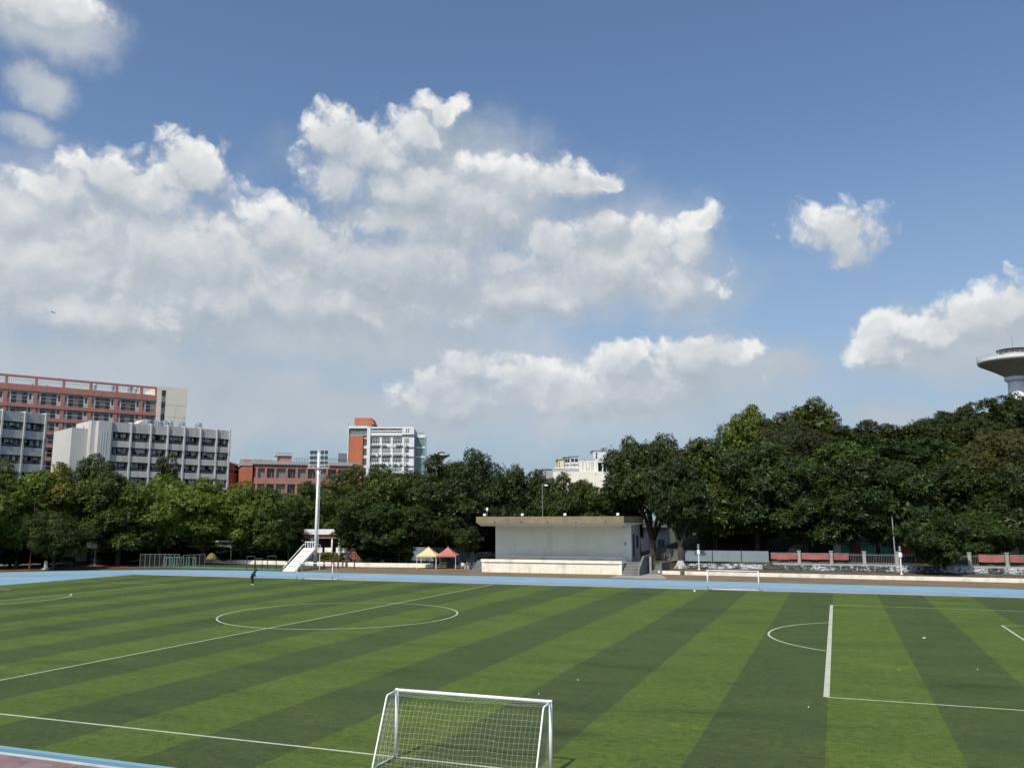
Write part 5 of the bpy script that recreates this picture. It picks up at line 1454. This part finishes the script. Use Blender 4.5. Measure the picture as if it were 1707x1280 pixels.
for k, (px, lab) in enumerate(((640, 'grey handrail with three rails in front of the shaded wall left of the gazebos'), (830, ''))):
    if not lab: continue
    p, q = AD(640, 930, 143), AD(716, 930, 139)
    t = thing('handrail', lab, 'railing', (p[0], p[1], .35), math.atan2(q[1] - p[1], q[0] - p[0])); L = math.hypot(q[0] - p[0], q[1] - p[1])
    for j in range(7): MB().tube([(L * j / 6, 0, 0), (L * j / 6, 0, 1.15)], .04, 5).build('post', M['galv'], t)
    for z in (.4, .78, 1.15): MB().tube([(0, 0, z), (L, 0, z)], .035, 5).build('rail', M['galv'], t)
# balcony block at the right edge of the photo
f = Frame(1702, 714, 1730, 714, 182)
t = f.thing('hillside_house', 'white balcony house showing between the trees at the right edge', 'building')
MB().box(0, f.L, .3, 7, 0, f.top).build('wall', M['concrete'], t)
for k in range(4): MB().box(-.3, f.L, -.9, .3, f.Z(1702, 720.5 + k * 9.5), f.Z(1702, 717.5 + k * 9.5)).build('balcony', M['white_wall'], t)
for k in range(4): piece('window', M['glass_dark'], t, .4, f.L - .4, .22, .295, f.Z(1702, 726.0 + k * 9.5), f.Z(1702, 721.5 + k * 9.5))

# ------------------------------------------------------------------ trees
def np_mesh(name, V, Q, m):
    me = D.meshes.new(name); nv, nf = len(V), len(Q); k = Q.shape[1]
    me.vertices.add(nv); me.vertices.foreach_set('co', V.astype(np.float32).ravel())
    me.loops.add(nf * k); me.loops.foreach_set('vertex_index', Q.astype(np.int32).ravel())
    me.polygons.add(nf); me.polygons.foreach_set('loop_start', np.arange(0, nf * k, k, dtype=np.int32))
    me.materials.append(m); me.update(calc_edges=True); return me
def unit(a): return a / np.maximum(np.linalg.norm(a, axis=1, keepdims=True), 1e-6)
def leaves_at(P, N, rg, n=6, L=(.34, .56), W=.30):
    """a rosette of n pointed leaves at each spot P, opening along N"""
    m = len(P); N = unit(N)
    a = unit(np.cross(N, rg.normal(size=(m, 3)))); b = np.cross(N, a)
    Vs = []
    for k in range(n):
        an = 2 * PI * (k + rg.uniform(-.3, .3, m)) / n
        tilt = rg.uniform(-.35, .75, m)
        d = (a * np.cos(an)[:, None] + b * np.sin(an)[:, None]) * np.cos(tilt)[:, None] + N * np.sin(tilt)[:, None]
        d[:, 2] -= .18; d = unit(d)
        ln = rg.uniform(L[0], L[1], m)[:, None]
        side = unit(np.cross(d, N + .3 * rg.normal(size=(m, 3)))) * ln * W * .5
        base = P + d * ln * .06
        Vs.append(np.stack([base, P + d * ln * .5 + side, P + d * ln, P + d * ln * .5 - side], 1))
    return np.concatenate(Vs, 0).reshape(-1, 3)
def crown(seed, H, R, zb, nl, dens=1.0, L=(.34, .58), top=1.0, gaps=0.0, W=.32, droop=0.0, flat=.62):
    """leaves gathered in lobes over a broad crown; returns leaf mesh and lobe centres for the limbs"""
    rg = np.random.default_rng(seed); zc = zb + (H - zb) * .47
    cen, rad = [], []
    while len(cen) < nl:
        u = rg.normal(size=3); u /= np.linalg.norm(u)
        if u[2] < -.75: continue
        s = rg.uniform(.45, .86) if len(cen) % 5 else rg.uniform(.0, .35)
        r = R * rg.uniform(.14, .35)
        hz = (H - zc) if u[2] > 0 else (zc - zb)
        cc = np.array([u[0] * R * s, u[1] * R * s, zc + u[2] * (hz - r * flat * .7) * (s / .86 if s > .4 else s)])
        cc[:2] += rg.normal(size=2) * R * .05
        cen.append(cc); rad.append(r)
    cen = np.array(cen); rad = np.array(rad); mid = np.array([0, 0, zc - .1 * H])
    P, N = [], []
    for c, r in zip(cen, rad):
        n = int(34 * dens * (r ** 2) * 1.15)
        u = unit(rg.normal(size=(n * 2, 3))); out = unit((c - mid)[None])[0]
        u = u[(u @ out > -.45) & (u[:, 2] > -.65)][:n]
        rr = r * rg.uniform(.74, 1.06, len(u)) ** 1.0
        ext = rg.random(len(u)) < .15; rr[ext] *= rg.uniform(1.05, 1.42, ext.sum())
        q = c + u * rr[:, None] * np.array([1, 1, flat + .12])
        q[:, 2] -= droop * (np.linalg.norm(q[:, :2], axis=1) / R) ** 2
        P.append(q); N.append(u + np.array([0, 0, .55]) + .35 * rg.normal(size=u.shape))
    P = np.concatenate(P); N = np.concatenate(N)
    if gaps: k = rg.random(len(P)) > gaps; P, N = P[k], N[k]
    V = leaves_at(P, N, rg, 6, L, W)
    # inner leaves so that the crown is not hollow
    ni = int(900 * dens * (1 - gaps)); u = unit(rg.normal(size=(ni, 3))) * (rg.random((ni, 1)) ** .5) * .72
    Pi = np.array([0, 0, zc]) + u * np.array([R, R, (H - zb) * .5])
    V = np.concatenate([V, leaves_at(Pi, rg.normal(size=Pi.shape), rg, 4, (.7, 1.05), .6)])
    V[:, 2] = np.maximum(V[:, 2], .15)
    Q = np.arange(len(V)).reshape(-1, 4)
    return np_mesh('foliage', V, Q, M['leaf']), cen, rad
def trunk_mesh(seed, H, R, zb, cen, r0, m, fork=.30, lean=0.0):
    rg = random.Random(seed); b = MB(); hf = max(zb * (.75 if fork > .25 else .52), H * fork * .62)
    p = [(0, 0, -.6), (.03, .02, .25), (lean * .4, .08, hf * .5), (lean, .05, hf)]
    b.tube(p, [r0 * 1.75, r0 * 1.15, r0 * .95, r0 * .85], 10)
    for k in range(7 if r0 > .6 else 0):                 # buttress roots
        an = 2 * PI * k / 7 + rg.uniform(-.3, .3)
        b.tube([(.5 * r0 * math.cos(an), .5 * r0 * math.sin(an), 1.5), (1.05 * r0 * math.cos(an), 1.05 * r0 * math.sin(an), .7), (2.3 * r0 * math.cos(an), 2.3 * r0 * math.sin(an), -.05)], [r0 * .3, r0 * .3, r0 * .16], 6)
    order = sorted(range(len(cen)), key=lambda i: -np.linalg.norm(cen[i][:2]))
    mains = []
    for k in range(6):
        an = 2 * PI * k / 6 + rg.uniform(-.4, .4); rr = R * rg.uniform(.28, .45)
        mid = (lean + rr * math.cos(an), rr * math.sin(an), hf + (H - hf) * rg.uniform(.28, .42))
        b.tube([(lean, .05, hf - .2), (lean + (mid[0] - lean) * .45, mid[1] * .45, hf + (mid[2] - hf) * .62), mid], [r0 * .6, r0 * .45, r0 * .3], 7, False)
        mains.append(mid)
    for i in order[:34]:
        c = cen[i]; s = min(mains, key=lambda q: (q[0] - c[0]) ** 2 + (q[1] - c[1]) ** 2 + (q[2] - c[2]) ** 2)
        mm = tuple((s[j] + c[j]) / 2 + (rg.uniform(-.3, .3) if j < 2 else .3) for j in range(3))
        b.tube([s, mm, tuple(c)], [r0 * .26, r0 * .17, r0 * .07], 5, False)
    return b.mesh('trunk', m, True)
KINDS = {}
def kind(key, seed, H, R, zb, nl, r0, **kw):
    fork = kw.pop('fork', .3); lean = kw.pop('lean', 0)
    me, cen, rad = crown(seed, H, R, zb, nl, **kw)
    KINDS[key] = (me, trunk_mesh(seed, H, R, zb, cen, r0, M['bark'], fork, lean), H, R, (cen, r0, zb, seed, fork, lean))
kind('broadA', 1, 16, 7.0, 1.8, 46, .34)
kind('broadB', 2, 16, 7.0, 1.5, 42, .32)
kind('broadC', 3, 16, 7.0, 2.1, 50, .36)
kind('denseA', 4, 14, 7.0, 1.0, 56, .34, L=(.28, .46))
kind('bigleaf', 5, 16, 7.0, .9, 50, .40, L=(.5, .8), dens=.62, W=.34)
kind('bigleafB', 6, 17, 7.0, 1.6, 50, .40, L=(.5, .8), dens=.62, W=.34)
kind('fork', 8, 16, 7.2, 5.2, 52, .50, L=(.42, .68), dens=.75, fork=.24)
kind('highleaf', 21, 17, 7.0, 4.6, 50, .62, L=(.5, .8), dens=.62, W=.34)
kind('sparse', 9, 15, 5.0, 4.5, 26, .22, gaps=.30, dens=.8)
kind('bush', 12, 11, 4.6, .3, 44, .22, L=(.42, .66), dens=1.0)
kind('slim', 14, 16, 4.0, 2.5, 30, .2, L=(.3, .48), dens=1.2)
KIND_LAYOUT = {}
# colours of the foliage
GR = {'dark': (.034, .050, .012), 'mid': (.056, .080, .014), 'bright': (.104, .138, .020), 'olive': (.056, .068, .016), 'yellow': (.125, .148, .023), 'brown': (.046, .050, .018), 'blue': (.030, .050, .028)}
WASHED = {}
def tree(label, px, ytop, d, wpx, kd, col, rot=0.0, wash=False, group='trees around the far side of the sports ground', name='broadleaf_tree', base=None, cat='tree'):
    p = AD(px, ytop, d); x, y, zt = p
    zg = tz(x, y) if base is None else base
    me, tm, H, R, lay = KINDS[kd]
    t = thing(name, label, cat, (x, y, zg - .05), rot, group)
    sx = (wpx / 2 * d / F_PX) / R * 1.06; sz = (zt - zg) / H * 1.0
    if wash:
        if kd not in WASHED:
            WASHED[kd] = trunk_mesh(lay[3], H, R, lay[2], lay[0], lay[1], M['bark_white'], lay[4], lay[5])
        tm = WASHED[kd]
    tr = put('trunk', tm, t); cr = put('crown', me, t)
    for o in (tr, cr): o.scale = (sx, sx, sz)
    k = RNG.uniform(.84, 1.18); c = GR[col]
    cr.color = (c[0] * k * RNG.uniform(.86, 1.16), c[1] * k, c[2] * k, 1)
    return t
T = tree
# left, front row
T('bright green tree cut off by the left edge of the photo', -18, 757, 152, 120, 'broadA', 'bright', .3)
T('sunlit yellow-green tree in front of the left-edge dormitory', 42, 769, 154, 120, 'broadB', 'bright', 1.1)
T('sunlit pale green tree with layered foliage left of the dark slender tree', 92, 763, 158, 110, 'broadC', 'yellow', 2.3)
T('low olive-green rounded tree behind the white bollard', 97, 842, 146, 88, 'denseA', 'olive', .8, name='round_tree')
T('dark green tree rising in front of the white stair blocks of the front dormitory', 160, 756, 168, 96, 'broadA', 'dark', 4.0)
T('broad mid-green tree under the left end of the front dormitory', 207, 781, 154, 130, 'bigleaf', 'mid', .5)
T('broad bright-topped tree below the middle of the front dormitory', 275, 776, 154, 130, 'broadB', 'bright', 2.0)
T('dark slender treetop poking up before the laundry balconies', 283, 752, 166, 52, 'slim', 'dark', 1.0)
T('wide yellow-green tree below the right end of the front dormitory', 345, 790, 154, 130, 'broadC', 'bright', .2)
T('low bright tree in front of the orange end wall of the teaching block', 408, 801, 154, 100, 'broadA', 'bright', 3.0)
T('leafy tree below the row of red columns, left of the mast', 462, 800, 153, 110, 'broadB', 'mid', 4.2)
T('mid-green tree directly behind the floodlight mast', 522, 796, 156, 100, 'broadC', 'mid', 5.2)
T('dark rounded tree right of the mast below the red panel of the office block', 592, 774, 152, 112, 'broadA', 'mid', 1.7)
T('broad dark tree below the white facade of the office block', 657, 761, 152, 126, 'broadB', 'mid', 3.6)
T('dark tree reaching low to the ground left of the yellow gazebo', 640, 834, 141, 104, 'bigleaf', 'dark', 1.2, wash=True)
T('tall dark tree under the distant saucer tower', 736, 749, 154, 120, 'broadC', 'dark', 5.0)
T('big dark tree with large leaves standing right behind the two gazebos', 748, 792, 140, 140, 'bigleafB', 'dark', 2.6)
T('tall pointed dark tree with ragged top left of the stage', 790, 748, 150, 118, 'broadA', 'dark', 5.5)
T('dark tree whose crown hides behind the left end of the stage roof', 842, 761, 150, 96, 'broadB', 'dark', .4)
T('dark tree behind the middle of the stage, left of the street lamp', 893, 776, 152, 92, 'broadC', 'dark', 2.9)
T('lower dark tree behind the street lamp and the stage roof', 938, 787, 150, 92, 'broadA', 'mid', 1.4)
T('low tree just below the blank cream hall wall', 990, 788, 152, 96, 'broadB', 'mid', 3.3)
T('low dark tree in the dip before the middle of the cream hall', 964, 795, 152, 70, 'broadC', 'mid', 1.1)
T('dark tree behind the right end of the stage roof', 1030, 800, 152, 88, 'broadC', 'dark', 4.4)
T('leaning thin tree with whitewashed stem among the white chairs', 781, 872, 128, 52, 'sparse', 'dark', 2.0, wash=True)
T('thin dark tree hanging over the right end of the pavilion roof', 588, 838, 141, 62, 'slim', 'dark', 1.3)
T('small dark tree left of the climbing ramp in front of the pavilion', 484, 846, 144, 54, 'slim', 'dark', 3.3)
# right, front
T('big forked tree with bare dark branches right of the stage', 1083, 722, 142, 150, 'fork', 'dark', .7, base=.2)
T('tall dark tree behind the forked one, at the left end of the right-hand grove', 1060, 724, 158, 100, 'fork', 'dark', 3.0)
T('thick old tree with whitewashed flaring roots behind the kerb', 1129, 770, 124.5, 104, 'highleaf', 'dark', 4.0, wash=True, base=.34)
T('dark crown with pale star-shaped leaf clusters above the blue-grey hoardings', 1185, 722, 138, 150, 'bigleaf', 'mid', 5.2, base=1)
T('deep dark tree over the right end of the hoardings', 1255, 735, 136, 150, 'bigleafB', 'dark', 1.9, base=1)
T('dark large-leaved tree over the first red banners', 1335, 755, 134, 150, 'bigleaf', 'dark', .1, base=1)
T('dark tree over the left notice boards', 1412, 750, 133, 140, 'bigleafB', 'dark', 3.1, base=1)
T('dark tree over the grey utility pole', 1480, 765, 133, 130, 'bigleaf', 'dark', 2.2, base=1)
T('dark bushy tree growing at the kerb with leaves down to the ground', 1556, 838, 119.5, 92, 'bush', 'dark', .9, name='bushy_tree', base=.34)
T('rounded clear green tree right of the dark bushy tree', 1633, 838, 130, 104, 'denseA', 'mid', 4.8, name='round_tree', base=1)
T('dark tree at the right edge over the far right banner', 1702, 770, 134, 130, 'bigleafB', 'dark', 5.9, base=1)
T('dark tree behind the rounded clear green one', 1590, 765, 140, 140, 'bigleaf', 'dark', 1.5)
# hill behind
T('bright green dense treetop highest over the left of the hill', 1247, 668, 172, 108, 'broadC', 'bright', 2.2)
T('tall loose tree with sky showing through its crown on the hill', 1350, 655, 172, 88, 'sparse', 'mid', 1.0)
T('reddish-brown tinged treetop between the bright green and the loose tree', 1300, 688, 168, 92, 'broadA', 'brown', .5)
T('dull brownish crown below the loose tall tree', 1330, 706, 160, 130, 'denseA', 'brown', 2.7)
T('dark tree at the left foot of the bright hilltop tree', 1185, 720, 162, 100, 'broadB', 'dark', 4.6)
T('dark ragged treetop right of the loose tall tree', 1398, 705, 168, 90, 'slim', 'mid', 2.1)
T('dark hill tree in the dip of the skyline right of the loose tree', 1448, 699, 170, 108, 'broadA', 'dark', 3.9)
T('dark hill tree in the middle of the right-hand skyline', 1506, 695, 170, 106, 'broadB', 'dark', 5.6)
T('dark hill tree left of the big water tower', 1560, 681, 172, 104, 'broadC', 'dark', .9)
T('dark hill tree just below the left rim of the big water tower', 1616, 671, 174, 98, 'broadA', 'dark', 1.6)
T('dark pointed tree in front of the water tower shaft', 1668, 655, 176, 84, 'slim', 'dark', .3)
T('tall dark tree at the right edge in front of the water tower', 1712, 641, 176, 92, 'broadB', 'dark', 2.8)
T('greyish fine-leaved tree below the water tower at the right', 1652, 706, 156, 124, 'denseA', 'olive', 3.5)
T('dark tree lower on the hill left of the fine-leaved one', 1565, 722, 154, 130, 'bigleaf', 'dark', 5.0)
T('dark tree lower on the hill below the middle of the skyline', 1480, 728, 154, 130, 'bigleafB', 'dark', 0.6)
T('dark tree lower on the hill under the brownish crown', 1392, 732, 152, 130, 'bigleaf', 'mid', 1.8)
T('dark tree lower on the hill above the hoardings', 1270, 728, 152, 124, 'bigleaf', 'mid', 3.7)
T('fine green tree at the right edge below the balcony house', 1712, 748, 150, 90, 'denseA', 'olive', 4.1)
for px, yt, d, w, kd, lab in ((1790, 632, 178, 120, 'broadA', 'dark hill tree beyond the right edge of the photo, upper row'), (1880, 640, 180, 130, 'broadC', 'dark hill tree second beyond the right edge, upper row'),
        (1980, 650, 184, 140, 'broadB', 'dark hill tree third beyond the right edge, upper row'), (1800, 735, 150, 150, 'bigleaf', 'dark tree beyond the right edge behind the railing'),
        (1910, 740, 152, 160, 'bigleafB', 'dark tree second beyond the right edge behind the railing'), (2030, 745, 156, 170, 'bigleaf', 'dark tree third beyond the right edge behind the railing'),
        (1850, 690, 166, 140, 'broadA', 'dark tree half way up the hill beyond the right edge'), (1960, 700, 168, 150, 'broadB', 'dark tree half way up the hill, second beyond the right edge'),
        (-110, 770, 152, 130, 'broadC', 'bright tree beyond the left edge of the photo'), (-210, 775, 154, 140, 'broadA', 'bright tree second beyond the left edge of the photo')):
    T(lab, px, yt, d, w, kd, 'bright' if px < 0 else 'dark', px * .3)
# rear rows that close the gaps under the crowns
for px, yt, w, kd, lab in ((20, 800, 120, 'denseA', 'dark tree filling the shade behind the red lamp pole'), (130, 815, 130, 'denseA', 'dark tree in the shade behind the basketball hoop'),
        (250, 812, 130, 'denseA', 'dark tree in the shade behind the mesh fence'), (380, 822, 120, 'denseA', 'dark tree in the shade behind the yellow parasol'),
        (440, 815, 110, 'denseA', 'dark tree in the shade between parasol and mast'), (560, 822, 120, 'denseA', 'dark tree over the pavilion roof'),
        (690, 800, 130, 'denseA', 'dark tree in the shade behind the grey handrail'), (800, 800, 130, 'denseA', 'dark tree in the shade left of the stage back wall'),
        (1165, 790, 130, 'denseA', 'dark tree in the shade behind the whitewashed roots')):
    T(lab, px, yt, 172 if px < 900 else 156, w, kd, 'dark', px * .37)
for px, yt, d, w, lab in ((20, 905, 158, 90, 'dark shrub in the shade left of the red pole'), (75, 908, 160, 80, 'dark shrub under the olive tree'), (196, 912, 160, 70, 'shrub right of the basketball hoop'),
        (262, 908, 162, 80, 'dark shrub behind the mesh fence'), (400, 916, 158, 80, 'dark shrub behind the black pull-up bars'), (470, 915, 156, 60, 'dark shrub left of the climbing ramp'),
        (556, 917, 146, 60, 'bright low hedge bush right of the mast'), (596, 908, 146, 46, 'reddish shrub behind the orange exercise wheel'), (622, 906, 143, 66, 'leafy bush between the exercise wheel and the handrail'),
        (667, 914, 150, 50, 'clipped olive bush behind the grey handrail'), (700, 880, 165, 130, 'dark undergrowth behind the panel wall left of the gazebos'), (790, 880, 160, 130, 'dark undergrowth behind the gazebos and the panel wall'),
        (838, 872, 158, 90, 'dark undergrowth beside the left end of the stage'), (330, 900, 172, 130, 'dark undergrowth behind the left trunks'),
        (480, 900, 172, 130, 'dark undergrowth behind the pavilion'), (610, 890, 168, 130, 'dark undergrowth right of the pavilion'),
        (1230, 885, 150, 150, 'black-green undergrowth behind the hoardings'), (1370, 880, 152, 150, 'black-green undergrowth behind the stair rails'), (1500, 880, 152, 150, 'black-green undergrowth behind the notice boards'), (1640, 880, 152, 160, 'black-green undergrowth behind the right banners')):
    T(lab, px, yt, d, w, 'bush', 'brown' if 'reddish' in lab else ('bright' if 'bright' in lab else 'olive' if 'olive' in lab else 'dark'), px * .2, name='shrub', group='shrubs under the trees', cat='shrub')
# roof garden on the cream hall
for px, yt, w, lab in ((973, 757, 36, 'olive treetop above the panelled roof house of the cream hall'), (997, 753, 40, 'dull green treetop behind the open frame on the cream hall'), (1015, 756, 26, 'small green treetop beside the narrow cream block')):
    T(lab, px, yt, 275, w, 'denseA', 'olive', px * .1, group='trees behind the cream hall', name='round_tree')
